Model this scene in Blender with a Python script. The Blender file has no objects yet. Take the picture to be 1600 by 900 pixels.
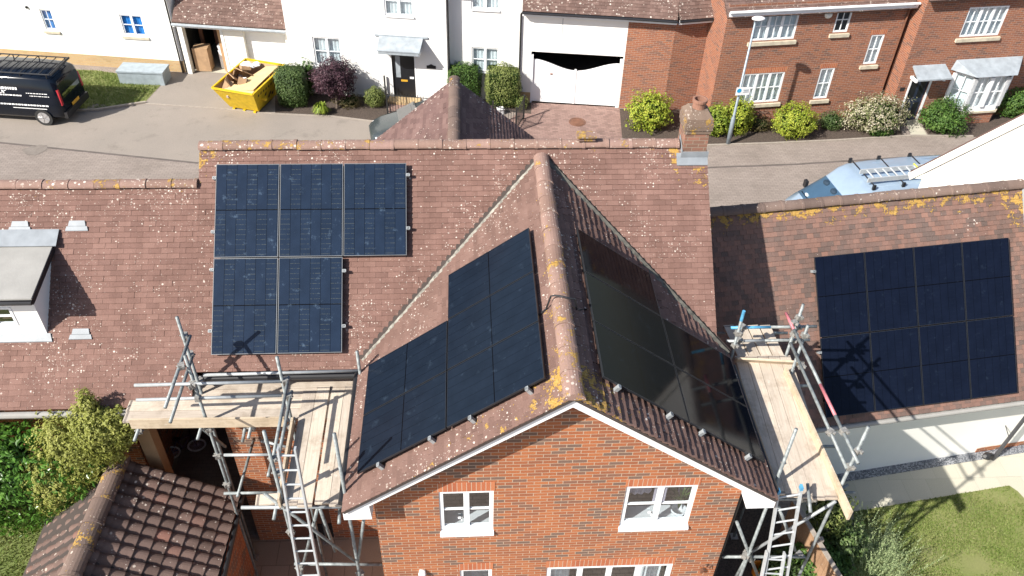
import bpy, math, random
from mathutils import Vector as V, Matrix, noise as mnoise
random.seed(7)
sc = bpy.context.scene
col = sc.collection
R = math.radians
rnd = random.random
def ru(a, b): return random.uniform(a, b)

# ------------------------------------------------------------------ camera
CAM = V((-0.5199, -13.697, 16.7877)); YAW, PITCH, ROLL, FPX = 0.0686, 0.718, 0.0306, 1319.78
_f = V((math.sin(YAW)*math.cos(PITCH), math.cos(YAW)*math.cos(PITCH), -math.sin(PITCH)))
_r = V((math.cos(YAW), -math.sin(YAW), 0)); _u = _r.cross(_f)
RT = _r*math.cos(ROLL)+_u*math.sin(ROLL); UP = -_r*math.sin(ROLL)+_u*math.cos(ROLL)
def ray(x, y): return _f+RT*((x-800)/FPX)+UP*((450-y)/FPX)
# survey helpers: a sighted direction met with a known level / wall gives a real position in the place
def at(x, y, z):
    d = ray(x, y); return CAM+d*((z-CAM.z)/d.z)
def aty(x, y, Y):
    d = ray(x, y); return CAM+d*((Y-CAM.y)/d.y)
def proj(P):
    d = V(P)-CAM; z = d.dot(_f); return (800+FPX*d.dot(RT)/z, 450-FPX*d.dot(UP)/z)
def ztop(x, y, z0, py):          # height at which an upright over (x, y) reaches image row py
    z = z0
    while z < z0+8 and proj((x, y, z))[1] > py: z += .01
    return z
cd = bpy.data.cameras.new('camera'); co = bpy.data.objects.new('camera', cd); col.objects.link(co)
M = Matrix((RT, UP, -_f)).transposed().to_4x4(); M.translation = CAM; co.matrix_world = M
cd.sensor_width = 36; cd.lens = 36*FPX/1600; cd.clip_end = 2000; sc.camera = co

# ------------------------------------------------------------------ light
SAZ, SEL = R(57.2), R(39.3)
ldir = V((math.sin(SAZ)*math.cos(SEL), math.cos(SAZ)*math.cos(SEL), -math.sin(SEL)))
sd = bpy.data.lights.new('sun', 'SUN'); sd.energy = 4.6; sd.angle = R(0.53); sd.color = (1, .955, .88)
so = bpy.data.objects.new('sun', sd); col.objects.link(so); so.rotation_euler = ldir.to_track_quat('-Z', 'Y').to_euler(); so.location = (-20, -20, 30)
w = bpy.data.worlds.new('World'); sc.world = w; w.use_nodes = True
wn = w.node_tree.nodes; wl = w.node_tree.links
sky = wn.new('ShaderNodeTexSky'); sky.sky_type = 'NISHITA'; sky.sun_disc = False
sky.sun_elevation = SEL; sky.sun_rotation = math.atan2(-ldir.x, -ldir.y); sky.air_density = 1; sky.dust_density = 1.5
wl.new(sky.outputs[0], wn['Background'].inputs[0]); wn['Background'].inputs[1].default_value = .085
sc.view_settings.view_transform = 'Standard'; sc.view_settings.look = 'None'; sc.view_settings.gamma = 1
sc.view_settings.exposure = .92

# ------------------------------------------------------------------ materials
def newmat(name):
    m = bpy.data.materials.new(name); m.use_nodes = True
    return m, m.node_tree.nodes, m.node_tree.links, m.node_tree.nodes['Principled BSDF']
def math_(n, l, op, a, b=None):
    x = n.new('ShaderNodeMath'); x.operation = op
    for i, s in enumerate((a, b)):
        if s is None: continue
        if isinstance(s, (int, float)): x.inputs[i].default_value = s
        else: l.new(s, x.inputs[i])
    return x.outputs[0]
def mix(n, l, fac, a, b, mode='MIX'):
    x = n.new('ShaderNodeMix'); x.data_type = 'RGBA'; x.blend_type = mode
    for i, s in ((0, fac), (6, a), (7, b)):
        if isinstance(s, (int, float)): x.inputs[i].default_value = s
        elif isinstance(s, tuple): x.inputs[i].default_value = (*s, 1)
        else: l.new(s, x.inputs[i])
    return x.outputs[2]
def ramp(n, l, fac, stops, interp='LINEAR'):
    x = n.new('ShaderNodeValToRGB'); e = x.color_ramp.elements; x.color_ramp.interpolation = interp
    while len(e) < len(stops): e.new(.5)
    for i, (p, c) in enumerate(stops):
        e[i].position = p; e[i].color = (*c, 1) if isinstance(c, tuple) else (c, c, c, 1)
    l.new(fac, x.inputs[0]); return x.outputs[0]
def noise(n, l, scale, detail=3, rough=.55, vec=None, coord='Object', dist=0):
    x = n.new('ShaderNodeTexNoise'); x.inputs['Scale'].default_value = scale; x.inputs['Detail'].default_value = detail
    x.inputs['Roughness'].default_value = rough; x.inputs['Distortion'].default_value = dist
    if vec is None: vec = n.new('ShaderNodeTexCoord').outputs[coord]
    l.new(vec, x.inputs['Vector']); return x.outputs[0]
def bump(n, l, b, h, dist=.01, s=1.):
    x = n.new('ShaderNodeBump'); x.inputs['Distance'].default_value = dist; x.inputs['Strength'].default_value = s
    l.new(h, x.inputs['Height']); l.new(x.outputs[0], b.inputs['Normal'])
def plain(name, c, rough=.6, metal=0, var=.12, scale=3., bmp=0, spec=.5, fine=None):
    m, n, l, b = newmat(name)
    nz = noise(n, l, scale, 5)
    c1 = mix(n, l, ramp(n, l, nz, [(.3, 0.), (.7, 1.)]), tuple(x*(1-var) for x in c), tuple(min(1, x*(1+var)) for x in c))
    l.new(c1, b.inputs['Base Color'])
    b.inputs['Roughness'].default_value = rough; b.inputs['Metallic'].default_value = metal; b.inputs['Specular IOR Level'].default_value = spec
    if bmp: bump(n, l, b, noise(n, l, fine or scale*12, 4), bmp)
    return m
def cells(name, cw, ch, off, mw, mh, stops, mortar, rough=.85, clump=.35, bmp=.008, stain=.25, stain_c=(.5, .5, .5), extra=None, spec=.3):
    """bonded units (bricks, pavers, slabs): every unit has its own tone, joints between"""
    m, n, l, b = newmat(name)
    tc = n.new('ShaderNodeTexCoord'); sp = n.new('ShaderNodeSeparateXYZ'); l.new(tc.outputs['UV'], sp.inputs[0])
    y = math_(n, l, 'DIVIDE', sp.outputs[1], ch); row = math_(n, l, 'FLOOR', y)
    x = math_(n, l, 'DIVIDE', sp.outputs[0], cw); x = math_(n, l, 'ADD', x, math_(n, l, 'MULTIPLY', math_(n, l, 'FLOORED_MODULO', row, 2), off))
    cx = math_(n, l, 'FLOOR', x); fx = math_(n, l, 'FRACT', x); fy = math_(n, l, 'FRACT', y)
    cv = n.new('ShaderNodeCombineXYZ'); l.new(cx, cv.inputs[0]); l.new(row, cv.inputs[1])
    wnz = n.new('ShaderNodeTexWhiteNoise'); wnz.noise_dimensions = '2D'; l.new(cv.outputs[0], wnz.inputs['Vector'])
    cs = n.new('ShaderNodeVectorMath'); cs.operation = 'SCALE'; l.new(cv.outputs[0], cs.inputs[0]); cs.inputs['Scale'].default_value = .21
    big = noise(n, l, 1.0, 2, vec=cs.outputs[0])
    r = math_(n, l, 'ADD', math_(n, l, 'MULTIPLY', wnz.outputs[0], 1-clump), math_(n, l, 'MULTIPLY', math_(n, l, 'MULTIPLY_ADD', big, 2.0), clump)) if False else \
        math_(n, l, 'ADD', math_(n, l, 'MULTIPLY', wnz.outputs[0], 1-clump), math_(n, l, 'MULTIPLY', ramp(n, l, big, [(.3, 0.), (.7, 1.)]), clump))
    c = ramp(n, l, r, stops)
    g = noise(n, l, 60, 4, vec=tc.outputs['UV']); c = mix(n, l, .22, c, ramp(n, l, g, [(.25, .25), (.75, 1.)]), 'OVERLAY')
    mk = math_(n, l, 'MAXIMUM', math_(n, l, 'LESS_THAN', fx, mw/cw), math_(n, l, 'LESS_THAN', fy, mh/ch))
    c = mix(n, l, mk, c, mortar)
    st = noise(n, l, .55, 6, .65); c = mix(n, l, math_(n, l, 'MULTIPLY', ramp(n, l, st, [(.42, 0.), (.75, 1.)]), stain), c, stain_c, 'MULTIPLY')
    if extra: c = extra(n, l, c)
    l.new(c, b.inputs['Base Color']); b.inputs['Roughness'].default_value = rough; b.inputs['Specular IOR Level'].default_value = spec
    bump(n, l, b, math_(n, l, 'ADD', math_(n, l, 'MULTIPLY', mk, -1.), math_(n, l, 'MULTIPLY', g, .5)), bmp)
    return m
def tilemat(name, stops, white=.6, wscale=17, yel=(.50, .29, .04), rough=.85, moss=0.):
    """roof tiles: tone per tile (each tile is a mesh island), weathering, lichen spots of two sizes, yellow lichen"""
    m, n, l, b = newmat(name)
    ge = n.new('ShaderNodeNewGeometry'); tc = n.new('ShaderNodeTexCoord'); o = tc.outputs['Object']
    c = ramp(n, l, ge.outputs['Random Per Island'], stops)
    st = noise(n, l, .8, 6, .65); c = mix(n, l, .6, c, ramp(n, l, st, [(.3, (.62, .60, .58)), (.7, (1., 1., 1.))]), 'MULTIPLY')
    mp = n.new('ShaderNodeMapping'); l.new(o, mp.inputs[0]); mp.inputs['Scale'].default_value = (5., .5, .5)
    c = mix(n, l, .35, c, ramp(n, l, noise(n, l, 1.3, 5, .6, vec=mp.outputs[0]), [(.35, (.66, .64, .62)), (.65, (1., 1., 1.))]), 'MULTIPLY')
    g = noise(n, l, 55, 5, .7); c = mix(n, l, .28, c, ramp(n, l, g, [(.25, .3), (.75, .9)]), 'OVERLAY')
    dens = ramp(n, l, noise(n, l, 1.1, 5, .65), [(.36, 0.), (.68, 1.4)])
    wob = math_(n, l, 'MULTIPLY', math_(n, l, 'SUBTRACT', noise(n, l, 60, 3), .5), .42)
    for sc_, wt in ((wscale, white), (wscale*2.1, white*.85)):
        vo = n.new('ShaderNodeTexVoronoi'); vo.inputs['Scale'].default_value = sc_; l.new(o, vo.inputs['Vector'])
        sel = n.new('ShaderNodeSeparateColor'); l.new(vo.outputs['Color'], sel.inputs[0])
        rad = math_(n, l, 'MULTIPLY', math_(n, l, 'SUBTRACT', math_(n, l, 'ADD', sel.outputs[0], math_(n, l, 'MULTIPLY', dens, .30)), 1.16-wt*.5), .95)
        rad = math_(n, l, 'MINIMUM', rad, .34)
        k = math_(n, l, 'LESS_THAN', math_(n, l, 'ADD', vo.outputs['Distance'], wob), rad)
        c = mix(n, l, math_(n, l, 'MULTIPLY', k, math_(n, l, 'ADD', math_(n, l, 'MULTIPLY', sel.outputs[1], .55), .35)), c, mix(n, l, sel.outputs[2], (.44, .36, .30), (.74, .68, .60)))
    at_ = n.new('ShaderNodeAttribute'); at_.attribute_name = 'lich'
    yn = math_(n, l, 'ADD', math_(n, l, 'MULTIPLY', noise(n, l, 5.5, 3, .6), .6), math_(n, l, 'MULTIPLY', noise(n, l, 26, 4, .7), .4))
    yk = math_(n, l, 'GREATER_THAN', math_(n, l, 'ADD', yn, math_(n, l, 'MULTIPLY', at_.outputs['Fac'], .30)), .745)
    yc = ramp(n, l, noise(n, l, 38, 4, .7), [(.3, (.24, .15, .06)), (.5, (.42, .245, .045)), (.72, (.46, .34, .15))])
    c = mix(n, l, math_(n, l, 'MULTIPLY', yk, .88), c, yc)
    l.new(c, b.inputs['Base Color']); b.inputs['Roughness'].default_value = rough; b.inputs['Specular IOR Level'].default_value = .25
    bump(n, l, b, math_(n, l, 'ADD', g, yk), .006)
    return m
def leafmat(name, stops, rough=.55, trans=.25):
    m, n, l, b = newmat(name)
    ge = n.new('ShaderNodeNewGeometry')
    cl = noise(n, l, 2.2, 3)
    f = math_(n, l, 'ADD', math_(n, l, 'MULTIPLY', ge.outputs['Random Per Island'], .6), math_(n, l, 'MULTIPLY', ramp(n, l, cl, [(.3, 0.), (.7, 1.)]), .4))
    c = ramp(n, l, f, stops); l.new(c, b.inputs['Base Color']); b.inputs['Roughness'].default_value = rough; b.inputs['Specular IOR Level'].default_value = .35
    t = n.new('ShaderNodeBsdfTranslucent'); l.new(c, t.inputs[0]); ms = n.new('ShaderNodeMixShader'); ms.inputs[0].default_value = trans
    l.new(b.outputs[0], ms.inputs[1]); l.new(t.outputs[0], ms.inputs[2]); l.new(ms.outputs[0], n['Material Output'].inputs[0])
    return m
def glassmat(name, tint=(.75, .82, .85), refl=.14):
    m, n, l, b = newmat(name)
    t = n.new('ShaderNodeBsdfTransparent'); t.inputs[0].default_value = (*tint, 1)
    g = n.new('ShaderNodeBsdfGlossy'); g.inputs['Roughness'].default_value = .02
    lw = n.new('ShaderNodeLayerWeight'); lw.inputs[0].default_value = .35
    f = math_(n, l, 'ADD', math_(n, l, 'MULTIPLY', lw.outputs['Facing'], .5), refl)
    ms = n.new('ShaderNodeMixShader'); l.new(f, ms.inputs[0]); l.new(t.outputs[0], ms.inputs[1]); l.new(g.outputs[0], ms.inputs[2])
    l.new(ms.outputs[0], n['Material Output'].inputs[0]); return m
def woodmat(name, c1, c2, rough=.8):
    m, n, l, b = newmat(name)
    tc = n.new('ShaderNodeTexCoord'); mp = n.new('ShaderNodeMapping'); l.new(tc.outputs['UV'], mp.inputs[0]); mp.inputs['Scale'].default_value = (1.2, 26, 1)
    g = noise(n, l, 1.6, 6, .6, vec=mp.outputs[0], dist=.6); oi = n.new('ShaderNodeObjectInfo')
    c = mix(n, l, ramp(n, l, g, [(.3, 0.), (.7, 1.)]), c1, c2)
    c = mix(n, l, .55, c, ramp(n, l, oi.outputs['Random'], [(0, (.62, .58, .55)), (.5, (.85, .8, .74)), (1, (1., .95, .86))]), 'MULTIPLY')
    st = noise(n, l, 2.5, 5, .7); c = mix(n, l, math_(n, l, 'MULTIPLY', ramp(n, l, st, [(.48, 0.), (.62, 1.)]), .35), c, (.42, .36, .30), 'MULTIPLY')
    sp = noise(n, l, 9, 4, .7); c = mix(n, l, math_(n, l, 'MULTIPLY', ramp(n, l, sp, [(.64, 0.), (.68, 1.)]), .5), c, (.62, .58, .52))
    l.new(c, b.inputs['Base Color']); b.inputs['Roughness'].default_value = rough; bump(n, l, b, g, .003); return m

def mixed_ground(name, base, dark, scale=.35):
    m, n, l, b = newmat(name)
    c = mix(n, l, ramp(n, l, noise(n, l, scale, 6, .65), [(.35, 0.), (.7, 1.)]), base, dark)
    c = mix(n, l, .5, c, ramp(n, l, noise(n, l, 30, 5, .7), [(.25, .45), (.75, 1.)]), 'MULTIPLY')
    c = mix(n, l, math_(n, l, 'MULTIPLY', ramp(n, l, noise(n, l, 1.0, 7, .75), [(.55, 0.), (.68, 1.)]), .32), c, (.10, .085, .07))
    l.new(c, b.inputs['Base Color']); b.inputs['Roughness'].default_value = .9; bump(n, l, b, noise(n, l, 90, 3), .004); return m
BR = [(0, (.14, .095, .075)), (.25, (.17, .105, .078)), (.36, (.26, .095, .048)), (.6, (.345, .116, .048)), (.82, (.385, .138, .055)), (1, (.31, .098, .043))]
BR2 = [(0, (.13, .075, .06)), (.2, (.20, .09, .062)), (.4, (.26, .10, .06)), (.65, (.31, .118, .062)), (1, (.28, .10, .055))]
MAT = dict(
 leftlawn=mixed_ground('green_turf', (.11, .16, .035), (.16, .19, .055), .8),
 brick=cells('orange_brick', .225, .075, .5, .011, .011, BR, (.47, .345, .25), clump=.45, bmp=.004, stain=.15),
 brick2=cells('red_brick', .225, .075, .5, .010, .011, BR2, (.42, .325, .255), clump=.3, bmp=.006, stain=.3),
 soldier=cells('soldier_brick', .0745, 8., 0, .010, 0, [(0, (.33, .10, .05)), (.5, (.40, .13, .06)), (1, (.45, .17, .08))], (.52, .38, .28), clump=.1),
 stackbrick=cells('stack_brick', .225, .075, .5, .012, .012, [(0, (.15, .095, .07)), (.5, (.24, .12, .085)), (1, (.34, .16, .11))], (.30, .24, .18), stain=.6),
 stackcap=tilemat('corbel_brick', [(0, (.16, .12, .095)), (1, (.24, .17, .13))], white=.85, wscale=16),
 render=plain('white_render', (.83, .82, .79), .9, var=.03, scale=.6, bmp=.002),
 cream=plain('cream_render', (.80, .78, .72), .9, var=.04, scale=.6, bmp=.002),
 upvc=plain('white_upvc', (.82, .83, .84), .35, var=.02),
 fascia=plain('fascia_white', (.80, .80, .80), .45, var=.04),
 plinth=cells('yellow_brick', .225, .075, .5, .01, .01, [(0, (.40, .27, .13)), (.5, (.50, .35, .18)), (1, (.44, .28, .14))], (.5, .42, .3)),
 stone=plain('sill_stone', (.52, .46, .35), .85, var=.2, scale=5, bmp=.003),
 tile=tilemat('brown_tile', [(0, (.172, .098, .080)), (.5, (.200, .114, .093)), (1, (.226, .132, .108))], white=.60, wscale=20),
 tileg=tilemat('gable_tile', [(0, (.160, .096, .079)), (.5, (.187, .112, .092)), (1, (.215, .132, .109))], white=.66, wscale=17),
 tilemix=tilemat('mixed_tile', [(0, (.135, .098, .085)), (.25, (.165, .11, .093)), (.5, (.195, .122, .10)), (.8, (.225, .132, .105)), (1, (.25, .142, .11))], white=.10, wscale=14),
 tilefar=tilemat('far_tile', [(0, (.135, .085, .072)), (.5, (.165, .105, .088)), (1, (.20, .13, .11))], white=.82, wscale=9),
 tiledark=tilemat('slate_brown_tile', [(0, (.13, .078, .07)), (.5, (.165, .10, .09)), (1, (.20, .125, .11))], white=.5, wscale=11),
 pantile=tilemat('pantile', [(0, (.115, .076, .064)), (.4, (.15, .10, .085)), (.85, (.175, .118, .10)), (.97, (.19, .118, .098)), (1, (.26, .13, .10))], white=.66, wscale=11),
 ridge=tilemat('ridge_tile', [(0, (.25, .16, .128)), (.5, (.285, .185, .15)), (1, (.31, .20, .168))], white=.80, wscale=13),
 ridgegrey=tilemat('grey_ridge_tile', [(0, (.15, .108, .092)), (.5, (.19, .135, .113)), (1, (.225, .16, .13))], white=.62, wscale=12),
 under=plain('roof_underlay', (.05, .038, .033), .95),
 mortar=plain('verge_mortar', (.30, .22, .17), .95, var=.3, scale=8, bmp=.004),
 lead=plain('lead_sheet', (.30, .335, .365), .55, var=.18, scale=4, bmp=.003),
 leadlite=plain('pale_lead', (.225, .245, .265), .5, var=.15, scale=5),
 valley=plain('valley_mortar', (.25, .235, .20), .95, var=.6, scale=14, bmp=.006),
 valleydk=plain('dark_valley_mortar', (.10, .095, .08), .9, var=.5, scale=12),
 darkpost=plain('dark_painted_post', (.05, .05, .055), .5, var=.2),
 felt=plain('grey_flat_roof', (.30, .29, .27), .9, var=.12, scale=2, bmp=.003),
 black=plain('black_plastic', (.018, .018, .02), .4, var=.2),
 iron=plain('black_iron', (.02, .02, .02), .5, var=.2),
 blackdoor=plain('black_door', (.012, .013, .016), .3, var=.1),
 bluedoor=plain('dark_blue_door', (.02, .028, .05), .35, var=.1),
 glass=glassmat('window_glass', (.86, .92, .95), .10), glassb=glassmat('blue_window_glass', (.45, .72, .95), .12), glassv=glassmat('windscreen_glass', (.45, .56, .62), .08), glassd=glassmat('dark_glass', (.10, .12, .13), .12),
 curtain=plain('pale_curtain', (.74, .77, .77), .9, var=.15, scale=6), lilac=plain('lilac_curtain', (.42, .38, .46), .9, var=.15, scale=6),
 bluecloth=plain('blue_blind', (.22, .52, .85), .8, var=.25, scale=6),
 room=plain('dim_room', (.035, .034, .032), .95, var=.3), roomg=plain('room_reflected_green', (.012, .018, .010), .9, var=.6, scale=9),  # near-black holds the rooms' dimness; the green mimics plants reflected in the panes
 steel=plain('galvanised_tube', (.215, .235, .235), .55, .2, var=.4, scale=11), steelw=plain('bright_tube', (.33, .35, .36), .5, .25, var=.15, scale=9),
 rust=plain('rusty_coupler', (.30, .29, .27), .6, .4, var=.4, scale=30),
 bluepaint=plain('blue_painted_tube', (.10, .34, .55), .5, .1, var=.25, scale=10), pinkpaint=plain('pink_painted_tube', (.50, .16, .18), .5, .1, var=.25, scale=10),
 alu=plain('ladder_aluminium', (.46, .48, .49), .45, .2, var=.1, scale=8), red=plain('red_paint', (.55, .05, .04), .5),
 board=woodmat('scaffold_timber', (.47, .405, .335), (.63, .565, .485)), fence=woodmat('fence_timber', (.28, .17, .10), (.38, .24, .15)),
 bandm=plain('board_end_band', (.26, .22, .19), .6, .2, var=.3, scale=20),
 toe=woodmat('toe_timber', (.44, .36, .26), (.58, .49, .38)),
 road=cells('block_paving', .2, .1, .5, .008, .008, [(0, (.225, .190, .165)), (.5, (.265, .222, .194)), (1, (.295, .250, .218))], (.15, .125, .105), clump=.5, bmp=.003, stain=.45, stain_c=(.62, .6, .58)),
 tarmac=mixed_ground('worn_tarmac', (.32, .275, .235), (.265, .232, .20)),
 pinkpave=cells('pink_paving', .2, .1, .5, .008, .008, [(0, (.17, .11, .095)), (.5, (.26, .165, .14)), (1, (.30, .20, .17))], (.14, .11, .095), clump=.3, bmp=.004),
 oil=mixed_ground('oily_paving', (.20, .17, .145), (.26, .225, .195), 3.),
 kerb=plain('kerb_stone', (.30, .26, .22), .9, var=.15, scale=8), channel=plain('drain_channel', (.12, .10, .09), .9, var=.2),
 soil=plain('bark_soil', (.075, .055, .043), .95, var=.5, scale=22, bmp=.02, fine=60),
 slab=cells('cream_slab', .6, .6, .5, .006, .006, [(0, (.41, .39, .31)), (1, (.48, .45, .37))], (.36, .34, .28), clump=.3, bmp=.002, stain=.12),
 slabgrey=cells('patio_slab', .6, .6, .5, .01, .01, [(0, (.24, .21, .17)), (1, (.33, .29, .24))], (.14, .12, .10), clump=.3, bmp=.003, stain=.35),
 gravel=cells('blue_gravel', .035, .03, .5, .005, .005, [(0, (.14, .15, .17)), (.5, (.27, .285, .31)), (1, (.50, .51, .53))], (.05, .05, .055), clump=.05, bmp=.02),
 lawn=mixed_ground('lawn_turf', (.165, .195, .05), (.22, .225, .08), .9),
 grass=leafmat('grass_blade', [(0, (.10, .155, .025)), (.5, (.165, .225, .05)), (.8, (.24, .26, .09)), (1, (.34, .31, .16))], .6),
 carton=plain('cardboard', (.38, .245, .14), .85, var=.15, scale=5), cartonlt=plain('pale_board', (.62, .46, .24), .7, var=.1, scale=4),
 skip=plain('skip_yellow', (.62, .42, .015), .5, var=.15, scale=6, bmp=.004), skipdk=plain('skip_mark', (.05, .035, .02), .8), rubble=plain('pale_rubble', (.48, .38, .32), .9, var=.4, scale=10),
 whitebag=plain('white_plastic', (.78, .78, .78), .4), ply=plain('plywood', (.40, .24, .12), .7, var=.1), brown=plain('brown_timber', (.16, .07, .04), .7, var=.3),
 vanblack=plain('black_car_paint', (.004, .007, .014), .12, 0, var=.1, spec=.32), rubber=plain('tyre_rubber', (.02, .02, .02), .8), wheel=plain('alloy_wheel', (.55, .55, .56), .3, .7),
 lamp=plain('tail_light_red', (.35, .02, .03), .2), amber=plain('amber_plate', (.62, .34, .03), .5), whitepaint=plain('white_lettering', (.8, .8, .8), .5),
 silver=plain('silver_van_paint', (.36, .46, .57), .22, .35, var=.05, spec=.7), greycar=plain('grey_car_paint', (.055, .066, .068), .2, .2, var=.05, spec=.7), cabin=plain('van_seat_fabric', (.015, .035, .06), .8),
 strap=plain('yellow_strap', (.50, .50, .05), .7), post=plain('galvanised_post', (.27, .32, .36), .5, .4, var=.15, scale=6),
 signblue=plain('sign_blue', (.02, .30, .55), .5), galv=plain('galvanised_box', (.33, .385, .42), .5, .2, var=.15, scale=5),
 purplepot=plain('purple_plastic', (.10, .06, .12), .5), lilaccloth=plain('lilac_cloth', (.46, .40, .50), .9), orange=plain('orange_plastic', (.75, .25, .02), .5),
 pot=plain('terracotta', (.25, .125, .085), .8, var=.2, scale=8), whitepot=plain('white_bowl', (.75, .77, .8), .3),
 bark=plain('grey_bark', (.12, .09, .07), .9, var=.3, scale=20, bmp=.01),
 l_box=leafmat('box_leaf', [(0, (.03, .06, .018)), (.5, (.075, .125, .035)), (1, (.16, .22, .07))]),
 l_yel=leafmat('gold_leaf', [(0, (.07, .12, .012)), (.4, (.23, .30, .025)), (1, (.50, .50, .07))]),
 l_pur=leafmat('purple_leaf', [(0, (.018, .008, .014)), (.5, (.055, .022, .035)), (1, (.16, .085, .10))]),
 l_green=leafmat('mid_leaf', [(0, (.02, .055, .01)), (.5, (.06, .13, .02)), (1, (.15, .24, .05))]),
 l_lime=leafmat('lime_leaf', [(0, (.06, .10, .01)), (.5, (.20, .28, .03)), (1, (.40, .42, .06))]),
 l_olive=leafmat('olive_leaf', [(0, (.06, .085, .018)), (.5, (.17, .21, .05)), (1, (.34, .36, .12))]),
 l_conifer=leafmat('conifer_leaf', [(0, (.14, .16, .025)), (.5, (.29, .31, .065)), (1, (.48, .47, .15))], trans=.35),
 l_white=leafmat('blossom', [(0, (.05, .08, .02)), (.35, (.13, .16, .05)), (.6, (.40, .36, .24)), (1, (.72, .66, .55))]),
 l_laurel=leafmat('laurel_leaf', [(0, (.03, .075, .012)), (.5, (.085, .20, .028)), (1, (.18, .34, .06))], .3),
 l_brown=leafmat('heather_leaf', [(0, (.04, .035, .015)), (.5, (.09, .075, .03)), (1, (.16, .13, .05))]),
 l_silver=leafmat('silver_leaf', [(0, (.12, .17, .07)), (.5, (.26, .33, .15)), (1, (.46, .50, .27))]),
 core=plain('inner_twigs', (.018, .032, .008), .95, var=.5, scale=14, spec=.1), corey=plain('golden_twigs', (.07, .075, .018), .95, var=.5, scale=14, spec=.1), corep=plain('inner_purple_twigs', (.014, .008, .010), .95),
 frame=plain('panel_frame', (.045, .048, .055), .35, .6, var=.1), framelite=plain('panel_rail', (.15, .16, .17), .45, .3))

def panelmat(name, base, dash, gloss, dirt, dark=.35):
    """solar cells: 6 columns of half-cells, thin busbar dashes, a centre line; local metres in UV (u across, v along)"""
    m, n, l, b = newmat(name)
    tc = n.new('ShaderNodeTexCoord'); sp = n.new('ShaderNodeSeparateXYZ'); l.new(tc.outputs['UV'], sp.inputs[0])
    u, v_ = sp.outputs[0], sp.outputs[1]
    cu = math_(n, l, 'DIVIDE', u, .1835); cvv = math_(n, l, 'DIVIDE', v_, .0925)
    fu = math_(n, l, 'FRACT', cu); fv = math_(n, l, 'FRACT', cvv)
    gu = math_(n, l, 'LESS_THAN', math_(n, l, 'ABSOLUTE', math_(n, l, 'SUBTRACT', fu, .5)), .475)
    mid = math_(n, l, 'LESS_THAN', math_(n, l, 'ABSOLUTE', math_(n, l, 'SUBTRACT', v_, .845)), .009)
    half = math_(n, l, 'GREATER_THAN', v_, .845)
    par = math_(n, l, 'FLOORED_MODULO', math_(n, l, 'ADD', math_(n, l, 'FLOOR', cu), half), 2)
    dh = math_(n, l, 'MULTIPLY', math_(n, l, 'LESS_THAN', fv, .10), par)
    brk = ramp(n, l, noise(n, l, 40, 2, vec=tc.outputs['UV']), [(.4, 0.), (.6, 1.)])
    c = mix(n, l, ramp(n, l, noise(n, l, 3., 4, vec=tc.outputs['UV']), [(.3, 0.), (.7, 1.)]), base, tuple(x*1.35 for x in base))
    c = mix(n, l, math_(n, l, 'MULTIPLY', dh, math_(n, l, 'MULTIPLY', brk, .34)), c, dash)
    c = mix(n, l, gu, tuple(x*dark for x in base), c)
    c = mix(n, l, mid, c, (.002, .002, .003))
    oi = n.new('ShaderNodeObjectInfo')
    va = n.new('ShaderNodeVectorMath'); l.new(tc.outputs['UV'], va.inputs[0]); l.new(oi.outputs['Location'], va.inputs[1])
    dn = noise(n, l, 5.5, 6, .7, vec=va.outputs[0]); c = mix(n, l, math_(n, l, 'MULTIPLY', ramp(n, l, dn, [(.60, 0.), (.74, 1.)]), dirt), c, (.16, .24, .34))
    l.new(c, b.inputs['Base Color'])
    l.new(math_(n, l, 'ADD', math_(n, l, 'MULTIPLY', dn, .10), gloss), b.inputs['Roughness'])
    b.inputs['Specular IOR Level'].default_value = .085 if gloss < .05 else (.24 if 'blue' in name else .12); b.inputs['IOR'].default_value = 1.45
    return m
MAT['pv_main'] = panelmat('solar_cells_blue', (.011, .019, .036), (.15, .16, .11), .12, .34)
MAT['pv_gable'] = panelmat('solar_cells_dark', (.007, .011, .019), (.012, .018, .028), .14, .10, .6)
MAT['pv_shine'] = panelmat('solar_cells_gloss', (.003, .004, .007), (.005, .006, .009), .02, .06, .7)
MAT['pv_right'] = panelmat('solar_cells_navy', (.0042, .0065, .015), (.012, .016, .028), .16, .05, .5)

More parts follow.
